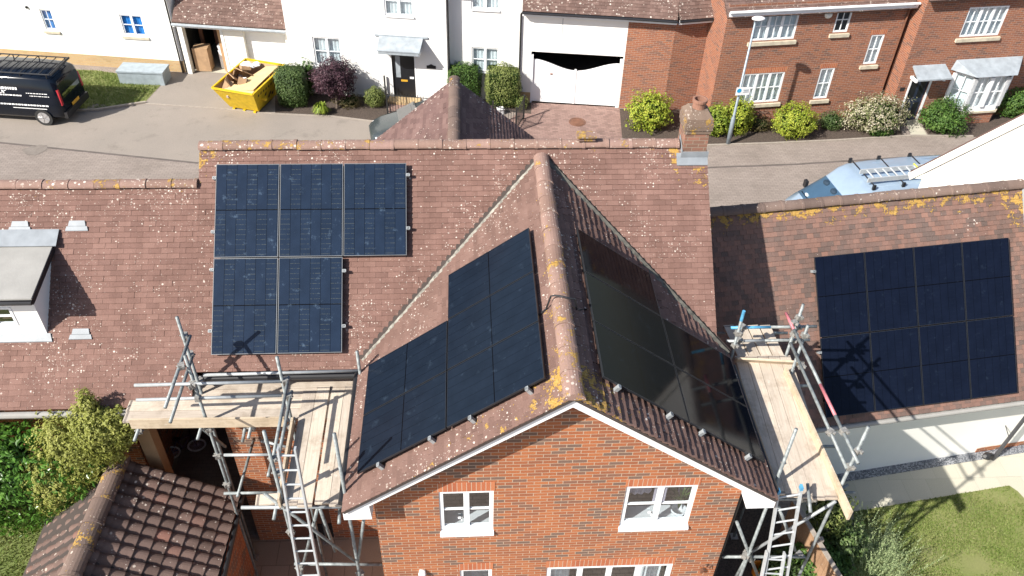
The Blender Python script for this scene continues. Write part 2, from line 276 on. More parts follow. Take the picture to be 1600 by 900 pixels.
# ------------------------------------------------------------------ mesh building
class MB:
    def __init__(s): s.v = []; s.f = []; s.mi = []; s.uv = []; s.l = []; s.vl = {}
    def face(s, pts, mi=0, uv=None, lich=0.):
        i = len(s.v); s.v += [V(p) for p in pts]; s.f.append(tuple(range(i, i+len(pts)))); s.mi.append(mi); s.uv.append(uv); s.l.append(lich)
    def mesh(s, verts, faces, mi=0, lich=0.):
        i = len(s.v); s.v += [V(p) for p in verts]
        for f in faces: s.f.append(tuple(i+k for k in f)); s.mi.append(mi); s.uv.append(None); s.l.append(lich)
    def hexa(s, b, t, mi=0):     # bottom quad, top quad
        n = len(b); s.mesh(list(b)+list(t), [tuple(reversed(range(n))), tuple(range(n, 2*n))]+[(k, (k+1) % n, n+(k+1) % n, n+k) for k in range(n)], mi)
    def prism(s, poly, ext, mi=0): s.hexa([V(p) for p in poly], [V(p)+V(ext) for p in poly], mi)
    def box(s, c, size, yaw=0., mi=0, rot=None):
        x, y, z = (k/2 for k in size); m = rot or Matrix.Rotation(yaw, 3, 'Z'); c = V(c)
        q = [c+m @ V((a*x, b*y, d*z)) for d in (-1, 1) for a, b in ((-1, -1), (1, -1), (1, 1), (-1, 1))]
        s.hexa(q[:4], q[4:], mi)
    def beam(s, a, b, wd, ht, up=V((0, 0, 1)), mi=0):     # bar from a to b, width across, height along up
        a, b = V(a), V(b); d = (b-a).normalized(); x = d.cross(up).normalized(); y = x.cross(d)
        x *= wd/2; y *= ht/2; s.hexa([a-x-y, a+x-y, a+x+y, a-x+y], [b-x-y, b+x-y, b+x+y, b-x+y], mi)
    def tube(s, pts, r, n=10, mi=0, caps=True):
        pts = [V(p) for p in pts]; rr = r if isinstance(r, (list, tuple)) else [r]*len(pts); ring = []
        i0 = len(s.v); ref = None
        for k, P in enumerate(pts):
            d = (pts[min(k+1, len(pts)-1)]-pts[max(k-1, 0)]).normalized()
            if ref is None: ref = V((0, 0, 1)) if abs(d.z) < .9 else V((1, 0, 0))
            x = d.cross(ref).normalized(); y = x.cross(d)
            s.v += [P+(x*math.cos(2*math.pi*j/n)+y*math.sin(2*math.pi*j/n))*rr[k] for j in range(n)]
        for k in range(len(pts)-1):
            for j in range(n):
                a = i0+k*n; s.f.append((a+j, a+(j+1) % n, a+n+(j+1) % n, a+n+j)); s.mi.append(mi); s.uv.append(None); s.l.append(0)
        if caps:
            for a, rev in ((i0, True), (i0+(len(pts)-1)*n, False)):
                q = list(range(a, a+n)); s.f.append(tuple(reversed(q)) if rev else tuple(q)); s.mi.append(mi); s.uv.append(None); s.l.append(0)
    def lathe(s, c, prof, n=16, mi=0):
        c = V(c); i0 = len(s.v)
        for r, z in prof: s.v += [c+V((r*math.cos(2*math.pi*j/n), r*math.sin(2*math.pi*j/n), z)) for j in range(n)]
        for k in range(len(prof)-1):
            for j in range(n):
                a = i0+k*n; s.f.append((a+j, a+(j+1) % n, a+n+(j+1) % n, a+n+j)); s.mi.append(mi); s.uv.append(None); s.l.append(0)
    def ball(s, c, rad, n=14, mi=0, wob=0., seed=0):
        c = V(c); rad = V(rad) if not isinstance(rad, (int, float)) else V((rad,)*3); i0 = len(s.v); m = n//2
        for k in range(m+1):
            th = math.pi*k/m
            for j in range(n):
                ph = 2*math.pi*j/n; d = V((math.sin(th)*math.cos(ph), math.sin(th)*math.sin(ph), math.cos(th)))
                q = 1+wob*mnoise.noise(d*1.7+V((seed, 0, 0))); s.v.append(c+V((d.x*rad.x, d.y*rad.y, d.z*rad.z))*q)
        for k in range(m):
            for j in range(n):
                a = i0+k*n; s.f.append((a+j, a+n+j, a+n+(j+1) % n, a+(j+1) % n)); s.mi.append(mi); s.uv.append(None); s.l.append(0)
    def build(s, name, mats, parent=None, smooth=False, local=False):
        mats = [MAT[k] for k in ([mats] if isinstance(mats, str) else mats)]
        o0 = V((0, 0, 0))
        if parent is not None and not local:
            q = parent
            while q.parent: o0 = o0+q.location; q = q.parent
            o0 = o0+q.location
        me = bpy.data.meshes.new(name); me.from_pydata([tuple(p-o0) for p in s.v], [], s.f)
        for m in mats: me.materials.append(m)
        me.polygons.foreach_set('material_index', s.mi)
        uvl = me.uv_layers.new(name='UVMap').data; Z = V((0, 0, 1))
        at_ = me.attributes.new('lich', 'FLOAT', 'POINT').data if any(s.l) else None
        for p, uv in zip(me.polygons, s.uv):
            if uv is None:
                nn = p.normal; t = Z.cross(nn)
                t = t.normalized() if t.length > .05 else V((1, 0, 0)); b_ = nn.cross(t)
                for li, vi in zip(p.loop_indices, p.vertices):
                    P = s.v[vi]; uvl[li].uv = (P.dot(t), P.dot(b_))
            else:
                for li, q in zip(p.loop_indices, uv): uvl[li].uv = q
        if at_:
            for f, lv in zip(s.f, s.l):
                if lv:
                    for vi in f: at_[vi].value = s.vl.get(vi, lv)
        if getattr(s, 'sm', 0): me.polygons.foreach_set('use_smooth', [k < s.sm for k in range(len(me.polygons))])
        if smooth: me.polygons.foreach_set('use_smooth', [True]*len(me.polygons))
        me.update(); o = bpy.data.objects.new(name, me); col.objects.link(o)
        if parent is not None: o.parent = parent
        return o
def tag(o, label, cat, group=None, kind=None):
    if label: o['label'] = label
    if cat: o['category'] = cat
    if group: o['group'] = group
    if kind: o['kind'] = kind
    return o
def thing(name, label, cat, loc=(0, 0, 0), group=None):
    o = bpy.data.objects.new(name, None); o.empty_display_size = .2; col.objects.link(o); o.location = loc
    return tag(o, label, cat, group)
def struct(name, mb, mat):
    o = mb.build(name, mat); o['kind'] = 'structure'; return o
class Fr:                     # wall frame: u along the wall, d outward, z up
    def __init__(s, P, yaw):
        a = R(yaw); s.P = V((P[0], P[1], 0)); s.U = V((math.cos(a), math.sin(a), 0)); s.N = V((math.sin(a), -math.cos(a), 0)); s.yaw = a
    def __call__(s, u, d, z): return s.P+s.U*u+s.N*d+V((0, 0, z))
    def bx(s, mb, u0, u1, d0, d1, z0, z1, mi=0):
        q = [s(u, d, z) for z in (z0, z1) for u, d in ((u0, d1), (u1, d1), (u1, d0), (u0, d0))]; mb.hexa(q[:4], q[4:], mi)
def clip(poly, cp):           # convex clip, cp counter-clockwise
    out = list(poly)
    for i in range(len(cp)):
        a, b = cp[i], cp[(i+1) % len(cp)]; inp = out; out = []
        side = lambda q: (b[0]-a[0])*(q[1]-a[1])-(b[1]-a[1])*(q[0]-a[0])
        for k in range(len(inp)):
            P, Q = inp[k-1], inp[k]; sp, sq = side(P), side(Q)
            if (sp >= 0) != (sq >= 0):
                t = sp/(sp-sq); out.append((P[0]+(Q[0]-P[0])*t, P[1]+(Q[1]-P[1])*t))
            if sq >= 0: out.append(Q)
        if len(out) < 3: return []
    return out
def ccw(p):
    a = sum(p[k-1][0]*p[k][1]-p[k][0]*p[k-1][1] for k in range(len(p))); return p if a > 0 else p[::-1]
def wall(mb, F, outline, ops=(), reveal=.1, mi=0, d=0.):
    """front face with real openings and reveals"""
    cp = ccw(outline); us = sorted({q[0] for q in outline} | {u for o in ops for u in o[:2]}); zs = sorted({q[1] for q in outline} | {z for o in ops for z in o[2:4]})
    for i in range(len(us)-1):
        for j in range(len(zs)-1):
            u0, u1, z0, z1 = us[i], us[i+1], zs[j], zs[j+1]; cu, cz = (u0+u1)/2, (z0+z1)/2
            if any(o[0] < cu < o[1] and o[2] < cz < o[3] for o in ops): continue
            q = clip([(u0, z0), (u1, z0), (u1, z1), (u0, z1)], cp)
            if q: mb.face([F(a, d, b) for a, b in q], mi, uv=[(a, b) for a, b in q])
    for u0, u1, z0, z1 in [o[:4] for o in ops]:
        for a, b in (((u0, z0), (u0, z1)), ((u0, z1), (u1, z1)), ((u1, z1), (u1, z0)), ((u1, z0), (u0, z0))):
            mb.face([F(a[0], d, a[1]), F(b[0], d, b[1]), F(b[0], d-reveal, b[1]), F(a[0], d-reveal, a[1])], mi)
def window(F, u0, u1, z0, z1, parent, cas=2, cols=1, rows=2, d=-.08, fw=.06, sill=None, sillout=.06, sillh=.07, silldrop=0., glass='glass', back='curtain', name='window', backd=.06, arch=0.):
    """casement window: frame (part) with pane, sill and blind as sub-parts"""
    mb = MB(); th = .06
    F.bx(mb, u0, u1, d, d+th, z1-fw, z1); F.bx(mb, u0, u1, d, d+th, z0, z0+fw)
    F.bx(mb, u0, u0+fw, d, d+th, z0+fw, z1-fw); F.bx(mb, u1-fw, u1, d, d+th, z0+fw, z1-fw)
    a0, a1 = u0+fw, u1-fw; W = (a1-a0)/cas
    for k in range(1, cas): F.bx(mb, a0+k*W-.045, a0+k*W+.045, d, d+th+.004, z0+fw, z1-fw)
    for k in range(cas):
        c0 = a0+k*W+(.045 if k else 0); c1 = a0+(k+1)*W-(.045 if k < cas-1 else 0)
        for j in range(1, cols): x = c0+(c1-c0)*j/cols; F.bx(mb, x-.013, x+.013, d+.012, d+th-.01, z0+fw, z1-fw)
        for j in range(1, rows):
            y = z0+fw+(z1-z0-2*fw)*j/rows; F.bx(mb, c0, c1, d+.014, d+th-.012, y-.014, y+.014)
    fr = mb.build(name, 'upvc', parent)
    g = MB(); g.face([F(u0+.02, d+.03, z0+.02), F(u1-.02, d+.03, z0+.02), F(u1-.02, d+.03, z1-.02), F(u0+.02, d+.03, z1-.02)]); g.build('pane', glass, fr)
    if back:
        c = MB(); n = max(4, int((u1-u0)/.07))
        pts = [(u0+(u1-u0)*k/n, d-backd+.025*(k % 2)) for k in range(n+1)]
        for k in range(n): c.face([F(pts[k][0], pts[k][1], z0), F(pts[k+1][0], pts[k+1][1], z0), F(pts[k+1][0], pts[k+1][1], z1), F(pts[k][0], pts[k][1], z1)])
        c.build('curtain', back, fr)
    if sill:
        s_ = MB(); F.bx(s_, u0-(.1 if sill == 'stone' else .01), u1+(.1 if sill == 'stone' else .01), d+.01 if sill != 'stone' else -.09, sillout, z0-sillh-silldrop, z0-silldrop if not silldrop else z0-silldrop); s_.build('sill', sill, fr)
    return fr

def tiles(mb, O, U, D, N, outline, tw=.22, g=.1, step=.014, lich=None, jit=.002, off=.5, gap=.003, slab=True, curve=0.):
    """a slope of individual overlapping tiles. O ridge point, U along, D down slope, N out. outline in (u, v)"""
    cp = ccw(outline); us = [q[0] for q in outline]; vs = [q[1] for q in outline]
    P = lambda u, v, h: O+U*u+D*v+N*h
    if slab:
        b = [P(a, b_, -.055) for a, b_ in cp]; t = [P(a, b_, -.004) for a, b_ in cp]
        mb.hexa(b, t, 1)
    k0 = int(math.floor(min(vs)/g)); k1 = int(math.ceil(max(vs)/g))
    for k in range(k0, k1):
        x = math.floor(min(us)/tw)*tw-(off*tw if k % 2 else 0)
        while x < max(us):
            q = clip([(x+gap/2, k*g), (x+tw-gap/2, k*g), (x+tw-gap/2, (k+1)*g+.012), (x+gap/2, (k+1)*g+.012)], cp)
            if q:
                j = ru(-jit, jit); tl = ru(-jit, jit)*1.6; sk_ = ru(-jit, jit)*1.2
                h = lambda u, v: step*(v-k*g)/g+j+tl*(u-x-tw/2)/tw*2+curve*math.sin(math.pi*max(0, min(1, (u-x)/tw)))
                lv = .001 if lich else 0.
                i0 = len(mb.v); top = [P(a, b_+sk_*(a-x-tw/2)/tw*3, h(a, b_)) for a, b_ in q]; n = len(top)
                bot = [P(a, b_, h(a, b_)-.013) for a, b_ in q]
                mb.mesh(top+bot, [tuple(range(n))]+[(a, n+a, n+(a+1) % n, (a+1) % n) for a in range(n)], 0, lv)
                if lich:
                    for a, (pu, pv) in enumerate(q): mb.vl[i0+a] = mb.vl[i0+n+a] = lich(pu, pv)
            x += tw
def ridge(name, a, b, r, parent, mat='ridge', h=.8, seg=.45, lich=.3, down=.3):
    """half-round ridge tiles with collared joints"""
    mb = MB(); a, b = V(a), V(b); L = (b-a).length; d = (b-a).normalized(); x = d.cross(V((0, 0, 1))).normalized(); y = x.cross(d)
    n = max(1, round(L/seg)); m = 10
    for k in range(n):
        s0, s1 = L*k/n+.003, L*(k+1)/n-.003; jz = ru(-.008, .008); jx = ru(-.006, .006); lv = lich if not callable(lich) else lich(k/n)
        prof = [(s0, 1.0), (s0+.05, 1.0), (s0+.05, 1.0), (s1-.06, .985), (s1-.055, 1.06), (s1, 1.06)]
        vv = []; ff = []
        for s_, q in prof:
            for j in range(m+1):
                t = math.pi*(j/m); vv.append(a+d*s_+x*(math.cos(t)*r*q+jx)+y*(math.sin(t)*r*h*q+jz-down*r))
        for i in range(len(prof)-1):
            for j in range(m): ff.append((i*(m+1)+j, (i+1)*(m+1)+j, (i+1)*(m+1)+j+1, i*(m+1)+j+1))
        ff.append(tuple(range(m+1))); ff.append(tuple(reversed(range((len(prof)-1)*(m+1), len(prof)*(m+1)))))
        mb.mesh(vv, ff, 0, lv)
    o = mb.build(name, mat, parent); return o
def leaves(mb, c, rad, n, size, box=.0, top=0., seed=0, lump=.22, asp=.55, inner=.72, droop=0., mi=0):
    """leaf clumps through the outer shell of an uneven crown"""
    c = V(c); rad = V(rad)
    for _ in range(n):
        d = V((random.gauss(0, 1), random.gauss(0, 1), random.gauss(0, 1))).normalized()
        if box:
            mxx = max(abs(d.x), abs(d.y), abs(d.z)); d2 = d/mxx; d = d.lerp(d2, box)
        q = 1+lump*mnoise.noise(d*2.3+V((seed*3.1, seed, 0)))+lump*.6*mnoise.noise(d*6+V((0, seed*2.3, 0)))
        q *= inner+(1-inner)*math.sqrt(rnd())
        P = c+V((d.x*rad.x, d.y*rad.y, d.z*rad.z))*q
        if P.z < .02: P.z = .02+rnd()*.1
        nn = (d+V((ru(-1, 1), ru(-1, 1), ru(-.4, 1.2)))*.75).normalized(); t = nn.cross(V((ru(-1, 1), ru(-1, 1), ru(-1, 1)))).normalized(); b_ = nn.cross(t); s_ = size*ru(.6, 1.3)
        mb.face([P-t*s_*.5, P+b_*s_*asp*.5-nn*s_*.08, P+t*s_*.5-V((0, 0, droop*s_)), P-b_*s_*asp*.5-nn*s_*.08], mi)
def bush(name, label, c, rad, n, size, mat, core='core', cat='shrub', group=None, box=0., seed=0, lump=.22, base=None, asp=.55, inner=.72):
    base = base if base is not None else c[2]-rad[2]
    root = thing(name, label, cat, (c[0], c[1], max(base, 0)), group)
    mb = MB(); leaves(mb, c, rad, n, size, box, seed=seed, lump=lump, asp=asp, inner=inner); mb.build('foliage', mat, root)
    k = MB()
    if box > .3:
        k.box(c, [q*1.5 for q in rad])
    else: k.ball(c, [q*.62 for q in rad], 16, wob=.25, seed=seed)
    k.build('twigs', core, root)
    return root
# ================================================================== SETTING
g = MB(); g.face([(-140, -90, 0), (140, -90, 0), (140, 190, 0), (-140, 190, 0)]); struct('ground', g, 'road')
def sheet(name, pts, z, mat):
    g = MB(); g.face([V((p[0], p[1], z)) for p in ([(q[0], q[1]) for q in pts])]); return struct(name, g, mat)
gp = lambda x, y: at(x, y, 0)
FB = Fr((-2.99, 17.1), -8)
# forecourt of the left garages, tarmac
sheet('forecourt', [gp(-300, 178), gp(40, 175), gp(150, 172), gp(228, 160), gp(258, 128), gp(262, 108), (-8.0, 19.2), (-7.6, 16.2), gp(610, 192), gp(800, 214), gp(800, 232), gp(310, 256), gp(0, 224), gp(-300, 205)], .004, 'tarmac')
ch = MB()
for a, b in ((gp(-250, 195), gp(0, 223)), (gp(0, 223), gp(310, 255)), (gp(1104, 262), gp(1240, 257)), (gp(1240, 257), gp(1430, 245))):
    d = (b-a).normalized(); s_ = V((-d.y, d.x, 0))*.05
    ch.face([a-s_+V((0, 0, .008)), b-s_+V((0, 0, .008)), b+s_+V((0, 0, .008)), a+s_+V((0, 0, .008))])
struct('road_drain_channel', ch, 'channel')
def stain(name, px, py, r, seed, mat):
    P = gp(px, py); sheet(name, [P+V((math.cos(a)*r*(1+.5*mnoise.noise(V((math.cos(a)*1.5, math.sin(a)*1.5, seed)))), math.sin(a)*r*.8*(1+.6*mnoise.noise(V((math.cos(a)*2, math.sin(a)*2, seed+5)))), 0)) for a in [k*math.pi/14 for k in range(28)]], .0085, mat)
stain('oil_stain', 56, 234, .42, 1, 'oil'); stain('oil_stain', 150, 168, .35, 9, 'oil')
kb = MB()
kl = [gp(40, 176), gp(150, 173), gp(228, 161)]
for a, b in zip(kl, kl[1:]): kb.beam(a+V((0, 0, .04)), b+V((0, 0, .04)), .09, .08)
kl = [gp(228, 162), gp(345, 170), gp(432, 178), gp(520, 182), gp(610, 193)]
for a, b in zip(kl, kl[1:]): kb.beam(a+V((0, 0, .012)), b+V((0, 0, .012)), .08, .024)
kl = [gp(1105, 228), gp(1200, 225), gp(1310, 220), gp(1425, 213), gp(1520, 214)]
for a, b in zip(kl, kl[1:]): kb.beam(a+V((0, 0, .03)), b+V((0, 0, .03)), .08, .06)
struct('kerb', kb, 'kerb')
sheet('verge_grass', [gp(-200, 170), gp(40, 174), gp(150, 171), gp(228, 158), gp(258, 126), gp(150, 110), gp(-200, 95)], .006, 'lawn')
sheet('front_bed', [gp(430, 178), gp(520, 183), gp(606, 190), gp(606, 140), gp(430, 120)], .008, 'soil')
sheet('gate_bed', [gp(690, 165), gp(830, 178), gp(830, 150), gp(690, 130)], .008, 'soil')
sheet('brick_bed', [gp(972, 216), gp(1060, 228), gp(1105, 227), gp(1200, 224), gp(1310, 220), gp(1410, 213), gp(1402, 175), gp(968, 170)], .008, 'soil')
sheet('door_bed', [gp(1452, 214), gp(1530, 214), gp(1640, 195), gp(1640, 150), gp(1432, 180)], .008, 'soil')
sheet('driveway', [gp(770, 212), gp(826, 160), gp(968, 168), gp(972, 216), gp(960, 222), gp(770, 220)], .006, 'pinkpave')
sheet('door_path', [gp(608, 178), gp(700, 186), gp(700, 150), gp(606, 150)], .012, 'pinkpave')
sheet('path', [gp(1412, 182), gp(1430, 180), gp(1450, 214), gp(1424, 214)], .012, 'slab')
# back gardens
sheet('patio', [(-5.6, -9), (-1.9, -9), (-1.9, -2.9), (-7.6, -2.9), (-7.6, 3.), (-8.2, 3.), (-8.2, -9)], .006, 'slabgrey')
sheet('side_passage_shade', [(3.7, -9), (6.6, -9), (6.6, 0), (3.7, 0)], .006, 'soil')  # dark soil colour paints the deep shade between house and fence
GA = Fr((8.85, -1.53), 8.5)     # white garage wall: u along wall
def gq(u, d): return GA(u, d, 0)
sheet('garden_path', [gq(-1.6, .4), gq(8, .4), gq(8, 1.05), gq(4.05, 1.05), gq(3.45, 6), gq(4.8, 7), gq(8, 7), gq(8, .4)] if False else [gq(-1.9, .24), gq(8, .24), gq(8, 9), gq(3.4, 9), gq(3.55, 1.1), gq(-1.9, 1.1)], .006, 'slab')
sheet('garden_path', [gq(3.55, 1.1), gq(8, 1.1), gq(8, 9), gq(4.6, 9), gq(3.9, 2.6)], .008, 'slab')
sheet('gravel_strip', [gq(-1.9, 0), gq(8, 0), gq(8, .24), gq(-1.9, .24)], .010, 'gravel')
LP = [(-.6, 1.06), (3.52, 1.06), (3.62, 1.25), (4.5, 8.5), (-2.0, 8.5), (-1.7, 3.2)]
sheet('lawn', [gq(*q) for q in LP], .012, 'lawn')
gm = MB()
def blades(mb, pts, n, h, z0=.012):
    xs = [p.x for p in pts]; ys = [p.y for p in pts]; cpx = ccw([(p.x, p.y) for p in pts]); k = 0
    def inside(x, y):
        return all((b[0]-a[0])*(y-a[1])-(b[1]-a[1])*(x-a[0]) > 0 for a, b in zip(cpx, cpx[1:]+cpx[:1]))
    while k < n:
        x, y = ru(min(xs), max(xs)), ru(min(ys), max(ys))
        if not inside(x, y): k += .2; continue
        if mnoise.noise(V((x*1.1, y*1.1, 3))) < -.55+rnd()*.5: k += .3; continue
        a = ru(0, 6.3); t = V((math.cos(a), math.sin(a), 0))*.012; hh = h*ru(.5, 1.2); l_ = V((ru(-1, 1), ru(-1, 1), 0))*hh*.7; P = V((x, y, z0))
        mb.face([P-t, P+t, P+l_+V((0, 0, hh))]); k += 1
blades(gm, [gq(-.6, 1.06), gq(3.5, 1.06), gq(4.0, 5.2), gq(-1.8, 5.2)], 42000, .042)
tag(gm.build('lawn_grass', 'grass'), 'short worn grass of the sunny back lawn beside the cream path', 'grass', kind='stuff')
g = MB(); LZ = 1.0
g.hexa([V((-16, -9, -.02)), V((-8.6, -9, -.02)), V((-8.6, -2.0, -.02)), V((-16, -2.0, -.02))], [V((-16, -9, LZ)), V((-8.6, -9, LZ)), V((-8.6, -2.0, LZ)), V((-16, -2.0, LZ))]); struct('raised_lawn', g, 'leftlawn')
gm = MB(); blades(gm, [V((-12, -6.5, 0)), V((-8.65, -6.5, 0)), V((-8.65, -2.6, 0)), V((-12, -2.6, 0))], 12000, .07, LZ)
tag(gm.build('raised_lawn_grass', 'grass'), 'short green grass on the lawn left of the small pantiled outbuilding', 'grass', kind='stuff')
gm = MB(); blades(gm, [V((p.x, p.y, 0)) for p in (gp(20, 172), gp(150, 170), gp(226, 157), gp(256, 127), gp(150, 111), gp(20, 108))], 14000, .08)
tag(gm.build('verge_tuft', 'grass'), 'patchy grass strip below the white wall behind the black van', 'grass', kind='stuff')

# ================================================================== MAIN BRICK HOUSE
AL, BE, XG, HG = .7132, .6395, .8801, .1415
RZ = 8.4; ta, tb = math.tan(AL), math.tan(BE); GZ = RZ-HG
MD = V((0, -math.cos(AL), -math.sin(AL))); MN = V((0, -math.sin(AL), math.cos(AL)))
house = thing('brick_house', 'orange brick house with cross gable roof under the solar panels in the centre', 'house', (XG, -3, 0))
FW = Fr((0, -5.86), 0)          # front gable wall, u = x
xl, xr = -2.05, 3.80; ez = 5.72
W1 = (-1.03, -.17, 4.565, 5.73); W2 = (1.92, 3.07, 4.565, 5.74); LW = (-.74, -.18, 2.4, 3.43); PD = (.78, 3.01, 1.0, 3.43)
mb = MB()
gt = lambda x: GZ-abs(x-XG)*tb-.10
wall(mb, FW, [(xl, 0), (xr, 0), (xr, gt(xr)), (XG, gt(XG)), (xl, gt(xl))], [W1, W2, LW, PD], .09)
for x, nx in ((xl, -1), (xr, 1)):
    mb.face([(x, -5.86, 0), (x, -2.5, 0), (x, -2.5, gt(x)), (x, -5.86, gt(x))][::-nx])
FM = Fr((0, -2.95), 0)
wall(mb, FM, [(-5.25, 0), (xl, 0), (xl, 5.62), (-5.25, 5.62)], [(-4.55, -3.6, .0, 2.05)], .1)
wall(mb, FM, [(xr, 0), (3.88, 0), (3.88, 5.62), (xr, 5.62)])
for x, s_ in ((-5.25, -1), (3.88, 1)):
    mb.face([(x, -2.95, 0), (x, 2.95, 0), (x, 2.95, 5.7), (x, 0, RZ-.1), (x, -2.95, 5.7)][::-s_])
mb.face([(-5.25, 2.95, 0), (3.88, 2.95, 0), (3.88, 2.95, 5.7), (-5.25, 2.95, 5.7)])
wallm = mb.build('wall', 'brick', house)
rm = MB(); FW.bx(rm, xl+.2, xr-.2, -2.4, -.45, 0.1, 6.6); 
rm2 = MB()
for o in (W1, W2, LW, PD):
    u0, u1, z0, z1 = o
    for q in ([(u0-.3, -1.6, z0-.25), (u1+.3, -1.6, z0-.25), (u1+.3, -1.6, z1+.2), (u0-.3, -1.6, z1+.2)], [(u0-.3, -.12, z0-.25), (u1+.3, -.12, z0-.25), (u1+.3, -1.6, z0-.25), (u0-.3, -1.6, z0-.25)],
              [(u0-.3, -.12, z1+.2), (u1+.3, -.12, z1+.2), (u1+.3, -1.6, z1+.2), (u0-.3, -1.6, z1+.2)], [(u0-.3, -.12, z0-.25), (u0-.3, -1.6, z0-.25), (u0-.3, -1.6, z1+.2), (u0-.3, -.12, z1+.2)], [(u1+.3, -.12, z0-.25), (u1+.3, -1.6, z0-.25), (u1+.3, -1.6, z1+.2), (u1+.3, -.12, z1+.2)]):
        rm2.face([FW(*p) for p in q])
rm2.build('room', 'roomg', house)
def bigwin(o, name, blind):
    u0, u1, z0, z1 = o
    fr = window(FW, u0, u1, z0+.13, z1, house, 2, 1, 2, d=-.075, fw=.065, back=None, name=name)
    s_ = MB(); a = [FW(u0-.005, -.06, z0+.13), FW(u1+.005, -.06, z0+.13), FW(u1+.01, .05, z0+.02), FW(u0-.01, .05, z0+.02)]; b = [FW(u0-.005, -.06, z0), FW(u1+.005, -.06, z0), FW(u1+.01, .05, z0-.02), FW(u0-.01, .05, z0-.02)]
    s_.hexa(b, a); s_.build('sill', 'upvc', fr)
    t = MB(); FW.bx(t, u0, u1, -.36, -.10, z0+.05, z0+.12); t.build('inner_sill', 'upvc', fr)
    h = MB(); um = (u0+u1)/2; FW.bx(h, um-.14, um-.07, -.02, 0., z0+.42, z0+.45); FW.bx(h, um-.09, um-.075, -.02, 0., z0+.36, z0+.45); h.build('handle', 'upvc', fr)
    return fr
f1 = bigwin(W1, 'window', None); f2 = bigwin(W2, 'window', None)
c = MB()
for a0, a1, top, bot in ((2.0, 2.45, 5.73, 5.08), (2.5, 2.72, 5.73, 4.78), (2.9, 3.03, 5.73, 4.83)):
    n = 8
    for k in range(n):
        ua, ub = a0+(a1-a0)*k/n, a0+(a1-a0)*(k+1)/n; da, db = -.33+.04*(k % 2), -.33+.04*((k+1) % 2)
        c.face([FW(ua, da, bot+.12*abs(k/n-.5)), FW(ub, db, bot+.12*abs((k+1)/n-.5)), FW(ub, db, top), FW(ua, da, top)])
c.build('curtain', 'lilac', f2)
fl = window(FW, LW[0], LW[1], LW[2], LW[3], house, 1, 1, 1, back='curtain', name='window', backd=.4)
# patio doors: fixed side lights and a white pair of leaves
fp = window(FW, PD[0], PD[1], PD[2], PD[3], house, 4, 1, 1, d=-.07, fw=.075, back=None, name='patio_door')
c = MB()
for a0, a1 in ((.85, 1.25), (2.55, 2.95)):
    for k in range(10):
        ua, ub = a0+(a1-a0)*k/10, a0+(a1-a0)*(k+1)/10; c.face([FW(ua, -.3+.05*(k % 2), 1.0), FW(ub, -.3+.05*((k+1) % 2), 1.0), FW(ub, -.3+.05*((k+1) % 2), 3.42), FW(ua, -.3+.05*(k % 2), 3.42)])
c.build('curtain', 'curtain', fp)
for o, hh in ((W1, .225), (W2, .18), (LW, .2), (PD, .2)):
    l_ = MB(); FW.bx(l_, o[0]-.02, o[1]+.02, -.085, .006, o[3]+.004, o[3]+hh); l_.build('lintel', 'soldier', house)
sl = MB(); P = aty(660, 897, -5.91); sl.ball(P, (.07, .06, .05), 12); sl.box(P+V((0, .03, .02)), (.10, .05, .09)); sl.build('security_light', 'whitepaint', house, True)
cb = MB(); P = aty(1095, 884, -5.88); cb.tube([P+V((0, -.01, 0)), P+V((-.05, -.05, .08)), P+V((.04, -.05, .12)), P+V((.02, -.05, .02)), P+V((.10, -.03, -.05)), P+V((.16, -.02, .02)), P+V((.18, -.02, -.10))], .008, 6); cb.box(P+V((.03, -.03, -.12)), (.05, .05, .09)); cb.build('outside_cable', 'brown', house)
# roofs
vm = 3.15/math.cos(AL)
def lich_main(u, v):
    ga = lambda x, c, w_: math.exp(-((x-c)/w_)**2)
    q = max(0, .62-v*1.6)
    q = max(q, .95*ga(u, -5.45, .55)*ga(v, .1, .7), 1.15*ga(u, 3.44, .15)*ga(v, .35, .42), 1.05*ga(u, 3.9, .17)*ga(v, .72, .42))
    return max(0, q)
mb = MB(); tiles(mb, V((0, 0, RZ)), V((1, 0, 0)), MD, MN, [(-5.42, 0), (4.03, 0), (4.03, vm), (-5.42, vm)], lich=lich_main, step=.015)
vb = 3.3/math.cos(AL); q = [(-5.42, 0), (4.03, 0), (4.03, vb), (-5.42, vb)]
tiles(mb, V((0, 0, RZ)), V((-1, 0, 0)), V((0, math.cos(AL), -math.sin(AL))), V((0, math.sin(AL), math.cos(AL))), [(-4.03, 0), (5.42, 0), (5.42, vb), (-4.03, vb)], g=.2, tw=.33)
mb.build('main_roof', ['tile', 'under'], house)
se = 3.36/math.cos(BE)
yv = lambda d: -(HG+d*tb)/ta
GLD = V((-math.cos(BE), 0, -math.sin(BE))); GLN = V((-math.sin(BE), 0, math.cos(BE)))
GRD = V((math.cos(BE), 0, -math.sin(BE))); GRN = V((math.sin(BE), 0, math.cos(BE)))
def lich_gl(u, v):
    y = u; q = 0
    q = max(0, .62-.10*v)*min(1, max(0, -5-y)*2)
    q = max(q, (.95-.6*v)*min(1, max(0, -5.1-y)*2))
    if v < .4: q = max(q, .45+.06*(-y-3))
    return q
mb = MB(); YF = -6.205
tiles(mb, V((XG, 0, GZ)), V((0, 1, 0)), GLD, GLN, [(YF, 0), (yv(0)+.12, 0), (yv(3.36)+.12, se), (YF, se)], lich=lich_gl, step=.014)
tiles(mb, V((XG, 0, GZ)), V((0, -1, 0)), GRD, GRN, [(-YF, 0), (-(yv(0)+.12), 0), (-(yv(3.36)+.12), se), (-YF, se)], g=.138, tw=.2, lich=lambda u, v: max(0, .95-.5*v if u > 5.5 else 0, .5-.5*v), step=.034, jit=.004)
mb.build('gable_roof', ['tileg', 'under'], house)
